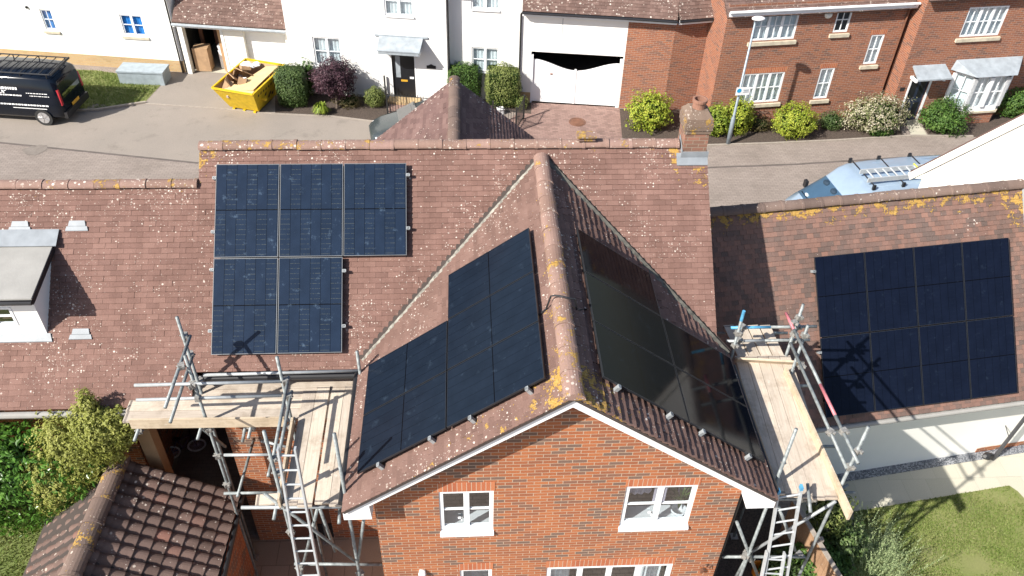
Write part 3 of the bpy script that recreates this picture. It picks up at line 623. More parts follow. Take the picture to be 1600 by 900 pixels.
ridge('ridge_tiles', (-5.43, 0, RZ+.03), (3.50, 0, RZ+.03), .125, house, lich=lambda t: .62 if t < .3 else ru(.25, .6), down=.45)
ridge('ridge_tiles', (XG, -.22, GZ+.035), (XG, YF-.02, GZ+.035), .148, house, seg=.46, lich=lambda t: .42+.22*t, down=.5)
mb = MB()                        # the vented ridge tile
mb.box((1.72, 0, RZ+.15), (.34, .22, .09)); mb.box((1.72, -.05, RZ+.205), (.36, .2, .03)); mb.l = [.8]*len(mb.f); mb.build('ridge_vent', 'ridge', house)
# valleys
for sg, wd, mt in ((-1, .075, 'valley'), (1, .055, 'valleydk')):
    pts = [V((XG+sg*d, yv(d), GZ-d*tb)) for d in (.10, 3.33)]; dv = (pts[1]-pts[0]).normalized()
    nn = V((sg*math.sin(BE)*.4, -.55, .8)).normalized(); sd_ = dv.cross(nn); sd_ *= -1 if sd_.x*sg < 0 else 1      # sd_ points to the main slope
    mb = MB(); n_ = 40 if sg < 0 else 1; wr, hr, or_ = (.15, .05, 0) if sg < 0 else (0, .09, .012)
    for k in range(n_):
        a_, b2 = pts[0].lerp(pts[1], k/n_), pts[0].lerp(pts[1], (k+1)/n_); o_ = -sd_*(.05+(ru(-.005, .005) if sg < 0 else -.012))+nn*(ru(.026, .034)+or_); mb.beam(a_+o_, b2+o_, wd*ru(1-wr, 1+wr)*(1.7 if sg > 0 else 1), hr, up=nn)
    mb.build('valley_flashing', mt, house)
    mb = MB(); o_ = sd_*.035+nn*.012; mb.beam(pts[0]+o_, pts[1]+o_, .085, .03, up=nn); mb.build('valley_shadow_line', 'under', house)  # near-black strip paints the thin shadow line on the main slope side
# barge boards, soffit returns
mb = MB()
for sg in (-1, 1):
    a = V((XG, -6.15, GZ-.055)); b = V((XG+sg*3.36, -6.15, GZ-.055-3.36*tb))
    for y0, h_, z_ in ((-6.15, .185, -.11),):
        q = [V((XG, y0-.014, GZ-.035)), V((b.x, y0-.014, b.z+.02)), V((b.x, y0-.014, b.z+.02-h_)), V((XG, y0-.014, GZ-.035-h_*1.12))]
        mb.prism(q, (0, .028, 0))
    bx_ = XG+sg*3.36; wx = xl if sg < 0 else xr
    q = [V((bx_, -6.166, b.z-.02)), V((bx_, -6.166, b.z-.20)), V((wx, -6.166, b.z-.20)), V((wx+sg*.02, -6.166, b.z+.16))]
    mb.prism(q, (0, .295, 0))
    so = [V((XG, -6.13, GZ-.16)), V((b.x, -6.13, b.z-.10)), V((b.x, -5.865, b.z-.10)), V((XG, -5.865, GZ-.16))]; mb.prism(so, (0, 0, .02))
    so = [V((wx, -5.86, b.z-.19)), V((bx_, -5.86, b.z-.19)), V((bx_, -3.2, b.z-.19)), V((wx, -3.2, b.z-.19))]; mb.prism(so, (0, 0, .03))
mb.build('barge_board', 'fascia', house)
mb = MB()
for sg in (-1, 1):
    x = XG+sg*3.36; z = GZ-3.36*tb
    mb = MB(); mb.tube([(x+sg*.03, -6.0, z-.06), (x+sg*.03, -3.3, z-.06)], .06, 10); mb.build('gutter', 'black', house)
mb = MB(); mb.tube([(-5.4, -3.24, RZ-3.15*ta-.07), (-2.5, -3.24, RZ-3.15*ta-.07)], .06, 10)
mb.build('gutter', 'black', house)
mb = MB(); mb.prism([V((-5.25, -3.17, 5.5)), V((xl, -3.17, 5.5)), V((xl, -3.17, 5.62)), V((-5.25, -3.17, 5.62))], (0, .03, 0)); mb.prism([V((-5.25, -3.14, 5.5)), V((xl, -3.14, 5.5)), V((xl, -2.96, 5.5)), V((-5.25, -2.96, 5.5))], (0, 0, .02)); mb.build('fascia', 'brown', house)
mb = MB(); mb.tube([(-2.6, -3.2, 5.55), (-2.3, -3.02, 5.3), (-2.3, -3.0, 0)], .035, 8); mb.build('downpipe', 'black', house); mb = MB(); mb.tube([(4.3, -6.0, 5.5), (3.9, -5.7, 5.2), (3.86, -5.7, 0)], .035, 8); mb.build('downpipe', 'black', house)
mb = MB(); FM.bx(mb, -4.55, -3.6, -.07, -.03, 0, 2.05); mb.build('door', 'brown', house)
# chimney
ch_ = MB(); cy0, cy1 = -.19, .27
ch_.box((3.775, (cy0+cy1)/2, 8.15), (.45, cy1-cy0, 1.1)); 
chim = ch_.build('chimney', 'stackbrick', house); ch_ = MB()
for k, (ex, z0, z1) in enumerate(((.018, 8.70, 8.77), (.035, 8.775, 8.845), (.038, 8.85, 8.92), (.025, 8.925, 9.0))):
    ch_.box((3.775, (cy0+cy1)/2, (z0+z1)/2), (.45+2*ex, cy1-cy0+2*ex, z1-z0))
ch_.l = [.62]*len(ch_.f); ch_.build('corbel', 'stackcap', chim)
mb = MB(); a, b_ = .245, .25
q = [V((3.775+i*a, .04+j*b_, 9.002)) for i, j in ((-1, -1), (1, -1), (1, 1), (-1, 1))]; t = [V((3.775+i*.15, .04+j*.15, 9.13)) for i, j in ((-1, -1), (1, -1), (1, 1), (-1, 1))]; mb.hexa(q, t); mb.l = [.3]*len(mb.f); mb.build('flaunching', 'stackcap', chim)
mb = MB(); mb.lathe((3.775, .04, 9.10), [(.125, 0), (.118, .14), (.14, .15), (.14, .20), (.115, .205), (.10, .2), (.095, -.05)], 18); mb.build('pot', 'pot', chim, False)
mb = MB()
for P, sz in (((3.775, -.25, 8.27), (.52, .015, .16)),): mb.box(P, sz)
zf = lambda y: RZ+y*ta
mb.prism([V((3.44, -.36, zf(-.36)+.03)), V((4.03, -.36, zf(-.36)+.03)), V((4.03, -.19, zf(-.19)+.04)), V((3.44, -.19, zf(-.19)+.04))], (0, 0, .015))
mb.prism([V((3.53, -.22, zf(-.22)+.02)), V((3.53, .1, zf(-.1)+.02)), V((3.53, .1, zf(-.1)+.2)), V((3.53, -.22, zf(-.22)+.14))], (.012, 0, 0))
mb.build('lead_flashing', 'leadlite', chim)
# rear gable wing toward the street
yb = 3.9; xw = -.77; zw = 7.72
mb = MB(); tw_ = 1.95; aw = math.atan2(1.62, 1.95); sw = (tw_+.1)/math.cos(aw)
tiles(mb, V((xw, 0, zw)), V((0, 1, 0)), V((-math.cos(aw), 0, -math.sin(aw))), V((-math.sin(aw), 0, math.cos(aw))), [(.6, 0), (yb, 0), (yb, sw), (.6, sw)])
tiles(mb, V((xw, 0, zw)), V((0, -1, 0)), V((math.cos(aw), 0, -math.sin(aw))), V((math.sin(aw), 0, math.cos(aw))), [(-.6, 0), (-yb, 0), (-yb, sw), (-.6, sw)])
mb.build('rear_roof', ['tiledark', 'under'], house)
ridge('ridge_tiles', (xw, .7, zw+.02), (xw, yb+.02, zw+.02), .13, house, mat='ridgegrey', lich=lambda t: .55 if t > .85 else .05, down=.45)
mb = MB(); mb.face([(xw-1.8, 3.75, 0), (xw+1.8, 3.75, 0), (xw+1.8, 3.75, 6.1), (xw, 3.75, 7.55), (xw-1.8, 3.75, 6.1)]); mb.face([(xw-1.8, 3.75, 0), (xw-1.8, 2.9, 0), (xw-1.8, 2.9, 6.1), (xw-1.8, 3.75, 6.1)]); mb.face([(xw+1.8, 3.75, 0), (xw+1.8, 2.9, 0), (xw+1.8, 2.9, 6.1), (xw+1.8, 3.75, 6.1)]); mb.build('rear_wall', 'brick', house)

# ================================================================== LEFT TILED HOUSE WITH DORMER
lh = thing('dormer_house', 'brown tiled house with white dormer joined to the left of the brick house', 'house', (-8.5, -1, 0))
vt, ve = .54/math.cos(AL), 3.6/math.cos(AL)
mb = MB(); tiles(mb, V((0, 0, RZ-.004)), V((1, 0, 0)), MD, MN, [(-15.5, vt), (-5.42, vt), (-5.42, vm), (-5.42, ve), (-15.5, ve)], lich=lambda u, v: .35 if v < 1 else 0, step=.015)
LRZ = RZ-.54*ta; q = 3.3/math.cos(AL)
tiles(mb, V((0, -.54, LRZ)), V((-1, 0, 0)), V((0, math.cos(AL), -math.sin(AL))), V((0, math.sin(AL), math.cos(AL))), [(5.42, 0), (15.5, 0), (15.5, q), (5.42, q)], g=.2, tw=.33)
mb.build('roof', ['tile', 'under'], lh)
ridge('ridge_tiles', (-15.5, -.54, LRZ+.03), (-5.43, -.54, LRZ+.03), .115, lh, lich=lambda t: ru(.4, .75), down=.45)
mb = MB(); yf = -3.3; ZB = 4.75
mb.face([(-15.3, -1.8, 0), (-7.7, -1.8, 0), (-7.7, -1.8, 5.2), (-15.3, -1.8, 5.2)]); mb.face([(-15.3, yf, ZB), (-5.26, yf, ZB), (-5.26, yf, 5.3), (-15.3, yf, 5.3)])
mb.face([(-15.3, yf, ZB), (-5.26, yf, ZB), (-5.26, 3.2, ZB), (-15.3, 3.2, ZB)]); mb.face([(-7.7, -1.8, 0), (-7.7, 3, 0), (-7.7, 3, ZB), (-7.7, -1.8, ZB)]); mb.face([(-15.3, 2.7, 0), (-5.26, 2.7, 0), (-5.26, 2.7, 5.2), (-15.3, 2.7, 5.2)])
mb.face([(-15.3, -3.3, 0), (-15.3, 2.7, 0), (-15.3, 2.7, 5.2), (-15.3, -.5, 7.8), (-15.3, -3.3, 5.2)])
mb.build('wall', 'brick', lh)
mb = MB(); mb.box((-6.62, -3.18, 2.3), (.26, .26, 4.6)); mb.build('pillar', 'ply', lh)
mb = MB(); mb.tube([(-15.5, -3.68, RZ-3.6*ta-.05), (-5.5, -3.68, RZ-3.6*ta-.05)], .06, 10); mb.build('gutter', 'felt', lh)
dm = MB(); dx, dy = -7.97, -2.6     # dormer
FD = Fr((0, dy), 0); DW = (-9.15, -8.38, 6.38, 6.80)
wall(dm, FD, [(-9.6, 6.14), (dx, 6.14), (dx, 6.98), (-9.6, 6.98)], [DW], .07)
dm.face([(dx, dy, 6.12), (dx, -1.4, 7.18), (dx, -1.4, 7.2), (dx, dy, 6.98)])
dmr = dm.build('dormer', 'render', lh)
window(FD, DW[0], DW[1], DW[2], DW[3], dmr, 2, 1, 2, d=-.05, fw=.045, name='dormer_window', back=None)
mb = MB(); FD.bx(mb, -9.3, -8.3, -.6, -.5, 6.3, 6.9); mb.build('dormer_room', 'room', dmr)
mb = MB(); zr = lambda y: 7.06+(y+2.95)*.04
q = [V((-9.9, -2.76, 7.08)), V((-7.86, -2.76, 7.08)), V((-7.93, -1.45, 7.19)), V((-9.9, -1.45, 7.19))]; mb.prism(q, (0, 0, .05)); mb.build('dormer_roof', 'felt', dmr)
mb = MB(); q = [V((-9.9, -2.77, 7.0)), V((-7.86, -2.77, 7.0)), V((-7.86, -2.77, 7.10)), V((-9.9, -2.77, 7.10))]; mb.prism(q, (0, .03, 0)); mb.beam((-7.87, -2.74, 7.05), (-7.93, -1.46, 7.17), .03, .1); mb.tube([(-9.9, -2.80, 7.06), (-7.86, -2.80, 7.06)], .035, 8); mb.build('dormer_fascia', 'black', dmr)
mb = MB(); mb.prism([V((-9.9, -1.5, 7.255)), V((-7.85, -1.5, 7.255)), V((-7.85, -1.2, 7.40)), V((-9.9, -1.2, 7.40))], (0, 0, .012)); mb.build('lead_flashing', 'leadlite', dmr); mb = MB(); mb.prism([V((-9.6, -2.61, 6.16)), V((dx+.06, -2.61, 6.16)), V((dx+.1, -2.72, 6.065)), V((-9.6, -2.72, 6.065))], (0, 0, .02)); mb.build('lead_apron', 'leadlite', dmr)
for cx, cy in ((-8.55, -1.15), (-7.55, -1.15), (-7.39, -2.63)):
    mb = MB()
    for a, b_, hw in ((-.065, -.005, .20), (0, .075, .155)):
        y0, y1 = cy+a, cy+b_; mb.prism([V((cx-hw, y0, zf(y0)+.022)), V((cx+hw, y0, zf(y0)+.022)), V((cx+hw-.02, y1, zf(y1)+.022)), V((cx-hw+.02, y1, zf(y1)+.022))], (0, 0, .012))
    mb.build('roof_vent', 'leadlite', lh)

# ================================================================== RIGHT GARAGE
gar = thing('white_garage', 'white walled garage with mottled brown roof carrying eight navy panels on the right', 'garage', (9, -1, 0))
GY, GG = .13, .90
GP0 = V((6.84, -.08, 5.61)); GU = V((math.cos(GY), math.sin(GY), 0)); GB = V((math.sin(GY), -math.cos(GY), 0)); GD = GB*math.cos(GG)+V((0, 0, -math.sin(GG))); GN = GU.cross(GD); GN = GN if GN.z > 0 else -GN; GN.normalize()
GO = GP0-GN*.12
def lich_g(u, v):
    q = 0
    q = max(0, .92-1.5*abs(v+1.02))
    if u > 4.7: q = max(q, .9-.5*abs(v+.9))
    return q
mb = MB(); tiles(mb, GO, GU, GD, GN, [(-2.8, -1.17), (5.12, -1.17), (5.12, 3.68), (-2.8, 3.68)], tw=.15, g=.105, lich=lich_g, step=.014)
RO = GO+GD*(-1.17); bd = -GB*math.cos(GG)+V((0, 0, -math.sin(GG))); bn = GU.cross(bd); bn = bn if bn.z > 0 else -bn
tiles(mb, RO, -GU, bd, bn, [(2.8, 0), (-5.12, 0), (-5.12, 3.), (2.8, 3.)], g=.2, tw=.33)
mb.build('roof', ['tilemix', 'under'], gar)
ridge('ridge_tiles', RO+GU*-2.75+V((0, 0, .03)), RO+GU*5.13+V((0, 0, .03)), .14, gar, mat='ridgegrey', lich=lambda t: .15+.3*rnd(), down=.5)
mb = MB(); wall(mb, GA, [(-4.9, 0), (4.7, 0), (4.7, 2.55), (-4.9, 2.55)])
mb.face([GA(3.85, 0, 0), GA(3.85, -4.4, 0), GA(3.85, -4.4, 2.6), GA(3.85, -2.6, 6.2), GA(3.85, 0, 3.0)]); mb.face([GA(-4.9, -4.9, 0), GA(3.85, -4.9, 0), GA(3.85, -4.9, 3), GA(-4.9, -4.9, 3)])
mb.build('wall', 'cream', gar)
mb = MB(); GA.bx(mb, 3.3, 4.7, 0, .012, 0, .16); mb.build('plinth', 'brick', gar)
E0 = GO+GD*3.68
mb = MB(); mb.tube([E0+GU*-2.6+GB*.05-V((0, 0, .05)), E0+GU*5.1+GB*.05-V((0, 0, .05))], .055, 10); mb.build('gutter', 'felt', gar)
mb = MB(); mb.beam(E0+GU*-2.6-V((0, 0, .1))-GB*.03, E0+GU*5.1-V((0, 0, .1))-GB*.03, .025, .16); q = E0-V((0, 0, .16)); mb.prism([q+GU*-2.6, q+GU*5.1, q+GU*5.1-GB*.6, q+GU*-2.6-GB*.6], (0, 0, .02)); mb.build('fascia', 'cream', gar)
mb = MB(); mb.beam(GO+GU*5.13+GD*-1.2+GN*.03, GO+GU*5.13+GD*3.7+GN*.03, .06, .07, up=GN); mb.build('verge_trim', 'lead', gar)
# tall white gable end on the far right
gh = thing('gable_house', 'tall white gable end wall with sloping verge behind the right garage ridge', 'house', (13.5, 2, 0))
a = R(8.5); gU = V((-math.sin(a), math.cos(a), 0)); gN = V((-math.cos(a), -math.sin(a), 0)); G0 = V((11.95, 1.4, 0))
def G_(s_, z, d=0): return G0+gU*s_+gN*d+V((0, 0, z))
sl_ = math.tan(R(50.7)); s1 = 3.08; z1 = 4.78
mb = MB(); za = z1+(s1+4.2)*sl_
sa = .55; za = z1+(s1-sa)*sl_
mb.face([G_(s1, 0), G_(s1, z1), G_(sa, za), G_(-1.3, za-(sa+1.3)*sl_), G_(-1.3, 0)]); mb.face([G_(-1.3, 0), G_(-1.3, za-(sa+1.3)*sl_), G_(-1.3, za-(sa+1.3)*sl_, -8), G_(-1.3, 0, -8)])
mb.face([G_(s1, 0), G_(s1, 0, -8), G_(s1, z1, -8), G_(s1, z1)])
mb.build('wall', 'render', gh)
mb = MB()
for off, wd, h_, zo in ((.0, .16, .05, .17), (.05, .04, .20, .07)):
    mb.beam(G_(s1+.42, z1-.42*sl_+zo, off), G_(sa, za+zo, off), wd, h_, up=V((0, 0, 1)))
mb.build('verge', 'cream', gh)
mb = MB(); q = [G_(-1.6, za-(sa+1.6)*sl_+.2, .1), G_(sa, za+.2, .1), G_(sa, za+.2, -8), G_(-1.6, za-(sa+1.6)*sl_+.2, -8)]; mb.prism(q, (0, 0, .04)); mb.build('front_roof', 'tiledark', gh)
mb = MB(); q = [G_(s1+.4, z1-.4*sl_+.2, .1), G_(sa, za+.2, .1), G_(sa, za+.2, -8), G_(s1+.4, z1-.4*sl_+.2, -8)]; mb.prism(q, (0, 0, .04)); mb.build('roof', 'tiledark', gh)
mb = MB(); mb.prism([G_(s1+.42, z1-.42*sl_+.0, .02), G_(s1, z1-.25, .02), G_(s1, z1+.1, .02)], gN*-.3); mb.build('soffit', 'cream', gh)

# ================================================================== SOLAR PANELS
PW, PH, GAPP = 1.134, 1.722, .02
PA = PW+GAPP; PB = PH+GAPP
def panel(O, U, D, N, swap, mat, label, group, brk=(), lite=False):
    """one panel: O its upper left corner on the roof plane, U along, D down slope; swap lays the long side along U"""
    root = thing('solar_panel', label, 'solar panel', O, group)
    h0, h1 = .095, .13; W, H = PW, PH; P = lambda u, v, h: O+U*u+D*v+N*h
    f = MB(); e = .009
    for u0, u1, v0, v1 in ((0, W, 0, e), (0, W, H-e, H), (0, e, e, H-e), (W-e, W, e, H-e)):
        q = [(u0, v0), (u1, v0), (u1, v1), (u0, v1)]; f.hexa([P(a, b, h0) for a, b in q], [P(a, b, h1) for a, b in q])
    f.build('frame', 'framelite' if lite else 'frame', root)
    g_ = MB(); q = [(e, e), (W-e, e), (W-e, H-e), (e, H-e)]; g_.face([P(a, b, h1-.003) for a, b in q], uv=[(a-e, b-e) for a, b in q]); g_.face([P(a, b, h0+.006) for a, b in q]); g_.build('cell_glass', mat, root)
    for bu, bv in brk:
        b_ = MB(); c = P(bu, bv, .07); rot = Matrix((U, D, N)).transposed(); b_.box(c, (.055, .055, .13), rot=rot); b_.box(P(bu, bv, .125)+U*0, (.07, .045, .02), rot=rot); b_.build('clamp', 'steelw', root)
    for v_ in (.35, H-.35):
        rl = MB(); rot = Matrix((U, D, N)).transposed(); rl.box(P(W/2, v_, .05), (W-.02, .04, .085), rot=rot); rl.build('rail', 'black', root)
    return root
u0, v0 = -5.0723, .4039
X = V((1, 0, 0)); MO = V((0, 0, RZ))
for r_, c_, lab, brk in ((0, 0, 'top left', ((-.03, .25), (-.03, 1.25))), (0, 1, 'top middle', ()), (0, 2, 'top right', ((PW+.03, .22), (PW+.03, 1.22))), (1, 0, 'bottom left', ((-.03, .2), (-.03, 1.3))), (1, 1, 'bottom right', ((PW+.03, .25), (PW+.03, 1.25)))):
    panel(MO+X*(u0+c_*PA)+MD*(v0+r_*PB), X, MD, MN, False, 'pv_main', f'blue-black solar panel, {lab} of the five on the main roof slope', 'panels on the main slope', brk, True)
YY = V((0, 1, 0)); GRO = V((XG, 0, GZ))
rows_ = ('front', 'middle', 'back')
for k in range(3):
    for j in range(2):
        if k == 2 and j == 1: continue
        lab = ['front row, next to the ridge', 'front row, beside the scaffold', 'middle row, next to the ridge', 'middle row, beside the valley', 'alone in the back row'][k*2+j]
        # left slope: panel's U runs along the ridge, D down slope
        yL, sL = -5.7249, .3593
        brk = ((-.035, .3), (-.035, 1.3)) if k == 0 else ()
        panel(GRO+YY*(yL+k*PA)+GLD*(sL+j*PB), YY, GLD, GLN, False, 'pv_gable', 'black solar panel on the sunny left gable slope, '+lab, 'panels on the left gable slope', brk)
        yR, sR = -5.6439, .5105
        lab = ['front row, next to the ridge', 'front row, beside the scaffold', 'middle row, next to the ridge', 'middle row, beside the valley', 'alone in the back row'][k*2+j]
        brk = ((PW+.035, .3), (PW+.035, 1.35)) if k == 0 else ()
        panel(GRO+YY*(yR+(k+1)*PA-GAPP)+GRD*(sR+j*PB), -YY, GRD, GRN, False, 'pv_shine', 'glossy solar panel on the shaded right gable slope, '+lab, 'panels on the right gable slope', brk)
ordn = ('first', 'second', 'third', 'fourth')
for r_ in range(2):
    for c_ in range(4):
        panel(GO+GU*(c_*PA)+GD*(r_*PB), GU, GD, GN, False, 'pv_right', f'navy solar panel on the garage roof, {"upper" if r_ == 0 else "lower"} row, {ordn[c_]} from the left', 'panels on the garage roof', ((-.03, .3),) if c_ == 0 else ())
cb = MB(); pts = []
for k in range(15):
    d = -.40+.82*k/14; z = GZ-abs(d)*tb+.035; 
    if abs(d) < .19: z = GZ+.155-.9*d*d*1.5
    pts.append(V((XG+d, -4.42+.08*math.sin(k*.5)+.25*(d+.4), z)))
cb.tube(pts, .014, 6); tag(cb.build('power_cable', 'black'), 'thin black cable looped over the gable ridge between the two arrays', 'cable')

# ================================================================== SCAFFOLDS
TR = .0285
def pole(root, name, a, b, mat='steel', r=TR): m = MB(); m.tube([a, b], r, 10); return m.build(name, mat, root, True)
def coupler(root, P):
    m = MB(); m.box(P, (.10, .085, .10), ru(0, 1)); m.box(V(P)+V((.045, -.045, .02)), (.04, .05, .05), ru(0, 1)); m.tube([V(P)+V((-.08, 0, 0)), V(P)+V((.08, 0, 0))], .014, 6); return m.build('coupler', 'rust', root)
def upright(root, x, y, ptop, mat='steel', z0=0., zr=5.4, top=None):
    z = top or ztop(x, y, zr, ptop); o = pole(root, 'standard', (x, y, z0), (x, y, z), mat)
    if z0 < .05:
        m = MB(); m.box((x, y, .012), (.16, .16, .024)); m.build('base_plate', 'rust', root)
    return z
def board(label, a, b, wd, up, group, th=.038):
    m = MB(); a, b = V(a), V(b); d = (b-a).normalized(); x = d.cross(up).normalized(); y = x.cross(d); L = (b-a).length
    x *= wd/2; y *= th/2
    q = [a-x-y, a+x-y, a+x+y, a-x+y]; t = [b-x-y, b+x-y, b+x+y, b-x+y]
    m.hexa(q, t)
    for f in range(len(m.f)):                       # grain runs along the board
        m.uv[f] = [((m.v[i]-a).dot(d), (m.v[i]-a).dot(x.normalized())+(m.v[i]-a).dot(y.normalized())+ru(0, .01)) for i in m.f[f]]
    o = tag(m.build('scaffold_board', 'board'), label, 'scaffold board', group)
    for e_, s_ in ((a, 1), (b, -1)):
        k_ = MB(); c0 = e_+d*s_*.02; c1 = e_+d*s_*.055; xx, yy2 = x*1.012, y*1.08
        k_.hexa([c0-xx-yy2, c0+xx-yy2, c0+xx+yy2, c0-xx+yy2], [c1-xx-yy2, c1+xx-yy2, c1+xx+yy2, c1-xx+yy2]); k_.build('end_band', 'bandm', o)
    return o
BZ = 5.35; Zv = V((0, 0, 1))
sc1 = thing('scaffold', 'galvanised tube scaffold with board platform in the corner left of the brick gable', 'scaffold', (-4.2, -4.6, 0))
# uprights
upright(sc1, -5.28, -3.38, 496); upright(sc1, -5.05, -4.03, 556); upright(sc1, -3.60, -4.07, 558); upright(sc1, -3.52, -5.66, 674); upright(sc1, -2.47, -5.85, 678); upright(sc1, -2.45, -3.36, 549); upright(sc1, -3.75, -3.05, 585, z0=0)
P3 = at(295, 531, 6.75); pole(sc1, 'guard_rail', (P3.x, P3.y+.1, 6.75), at(258, 637, 6.75)); P3 = at(302, 553, 6.3); pole(sc1, 'guard_rail', (P3.x, P3.y, 6.3), at(266, 660, 6.3))
for z, a, b in ((6.40, (210, 602), (440, 596)), (6.02, (213, 625), (440, 618))): pole(sc1, 'guard_rail', at(*a, z), at(*b, z), 'steelw')
for z, a, b in ((6.40, (451, 589), (427, 714)), (6.02, (456, 611), (434, 720))): pole(sc1, 'guard_rail', at(*a, z), at(*b, z))
pole(sc1, 'ledger', at(318, 586, 5.78), at(563, 579, 5.78), 'steelw')
pole(sc1, 'ledger', at(272, 664, 5.22), at(440, 664, 5.22)); pole(sc1, 'ledger', at(377, 793, 5.27), at(553, 792, 5.27), 'steelw'); pole(sc1, 'ledger', at(350, 711, 4.45), at(448, 710, 4.45), 'steelw'); pole(sc1, 'ledger', at(365, 690, 4.45)+V((.5, 0, 0)), at(448, 698, 4.45), 'steelw')
pole(sc1, 'ledger', at(350, 771, 3.6), at(440, 769, 3.6)); pole(sc1, 'ledger', at(460, 881, 3.35), at(597, 882, 3.35)); pole(sc1, 'transom', at(397, 685, 3.62), at(371, 776, 3.62)); pole(sc1, 'transom', (-2.52, -3.1, 5.29), (-2.52, -5.9, 5.29)); pole(sc1, 'transom', (-3.62, -3.0, 5.25), (-3.62, -5.95, 5.25))
for x in (-6.2, -5.15, -4.3): pole(sc1, 'transom', (x, -2.98, 5.29), (x, -4.35, 5.29))
pole(sc1, 'transom', at(384, 663, 5.2), at(379, 690, 4.9)); 
pole(sc1, 'brace', aty(298, 655, -4.0), aty(352, 698, -3.4)); pole(sc1, 'brace', aty(413, 771, -5.75), aty(560, 880, -5.75)); pole(sc1, 'brace', aty(571, 793, -5.75), aty(559, 880, -5.85)); pole(sc1, 'brace', at(496, 795, 5.2), at(470, 898, 2.2)); pole(sc1, 'brace', at(500, 795, 5.2), aty(524, 861, -5.4)); pole(sc1, 'transom', at(531, 794, 5.24), at(530, 818, 5.24)); pole(sc1, 'transom', at(424, 722, 5.0), at(419, 744, 5.0))
for q in ((-5.16, -4.03, 6.75), (-5.1, -4.05, 6.3), (-5.05, -4.07, 6.38), (-5.05, -4.06, 6.0), (-3.56, -4.07, 6.38), (-3.56, -4.06, 6.0), (-3.51, -5.62, 6.36), (-3.51, -5.62, 6.0), (-3.52, -5.72, 5.3), (-2.47, -5.82, 5.3), (-5.05, -4.06, 5.2), (-3.6, -4.05, 5.2), (-2.45, -3.34, 5.62), (-5.28, -3.3, 5.62), (-5.05, -4.05, 4.45), (-5.05, -4.06, 3.6), (-2.47, -5.8, 3.35), (-3.52, -5.7, 3.4), (-5.28, -3.32, 6.75), (-5.28, -3.32, 6.3), (-3.6, -4.05, 5.35), (-3.52, -5.66, 4.45), (-3.75, -3.05, 5.62), (-2.45, -3.36, 5.3), (-3.62, -4.1, 5.27), (-5.15, -4.05, 5.27), (-4.3, -4.1, 5.25), (-6.2, -4.1, 5.25)): coupler(sc1, q)
m = MB(); m.beam((-6.3, -4.10, BZ+.09), (-3.7, -4.13, BZ+.09), .038, .225); m.build('toe_board', 'toe', sc1)
m = MB(); m.beam((-3.55, -4.15, BZ+.11), (-3.53, -5.8, BZ+.11), .038, .225); m.build('toe_board', 'toe', sc1)
ords = ['first', 'second', 'third', 'fourth', 'fifth', 'sixth']
for k in range(4):
    y = -3.17-.236*k; e = ru(-.12, .1)
    board(f'pale scaffold board along the main eave, {ords[k]} out from the roof', (-6.48+e, y, BZ), (-2.56+ru(-.05, .02), y-.02, BZ), .225, Zv, 'boards of the left platform')
for k in range(4):
    x = -2.665-.232*k-(.03 if k > 1 else 0); dz = .04 if k < 4 else 0
    board(f'weathered scaffold board beside the left gable eave, {ords[k]} from the gutter', (x+.02, -3.30-.1*(k % 2), BZ+dz), (x+.02, -5.78-ru(0, .06), BZ+dz), .225, Zv, 'boards beside the left gable')
board('short scaffold board lying under the ladder above the small outbuilding', at(440, 779, 4.9), at(400, 782, 4.9), .2, Zv, 'boards of the left platform')
def ladder(label, a0, a1, b0, b1, n, cat='ladder'):
    root = thing('ladder', label, cat, a1)
    for a, b in ((a0, a1), (b0, b1)):
        m = MB(); a, b = V(a), V(b); m.beam(a, b, .03, .075, up=V((0, -1, .3))); m.build('stile', 'alu', root)
    for k in range(n):
        t = (k+.5)/n; m = MB(); m.tube([V(a0).lerp(V(a1), t), V(b0).lerp(V(b1), t)], .016, 8); m.build('rung', 'alu', root)
    return root
la = aty(434, 700, -5.93); lb = aty(461, 700, -5.93); L0 = aty(468, 905, -6.35); L1 = aty(500, 905, -6.35)
def ext(a, b, z): t = (z-b.z)/(a.z-b.z); return b+(a-b)*t
la, lb, L0, L1 = la, lb, ext(la, L0, .02), ext(lb, L1, .02)
lr = ladder('aluminium ladder leaning on the left scaffold beside the brick gable', la, L0, lb, L1, 24)
m = MB(); a = ext(la, L0, 3.6)+V((.05, .06, 0)); b = ext(la, L0, 2.75)+V((.05, .06, 0)); m.tube([a, b], .03, 8); m.build('stabiliser', 'red', lr)
# right scaffold
sc2 = thing('scaffold', 'tube scaffold with blue and pink painted rails on the right side of the brick gable', 'scaffold', (5, -4.3, 0))
def up2(bx_, by, bz, ptop, mat='steel'): P = at(bx_, by, bz); return (P.x, P.y, upright(sc2, P.x, P.y, ptop, mat, zr=bz-.2))
A_ = up2(1143, 556, 5.45, 500); m = MB(); m.tube([(A_[0], A_[1], A_[2]-.02), (A_[0], A_[1], A_[2]+.22)], TR+.001, 10); m.build('painted_end', 'bluepaint', sc2)
B_ = up2(1236, 584, 5.4, 509); C_ = up2(1228, 556, 5.4, 476); D_ = up2(1314, 759, 5.5, 667); E_ = up2(1213, 752, 5.5, 671)
for (a, b, z) in (((1142, 512), (1276, 510), 6.05), ((1134, 533), (1265, 531), 5.72)):
    P, Q = at(*a, z), at(*b, z); pole(sc2, 'guard_rail', P.lerp(Q, .46), Q, 'steel'); pole(sc2, 'guard_rail', P, P.lerp(Q, .46), 'bluepaint' if z > 6 else 'steelw')
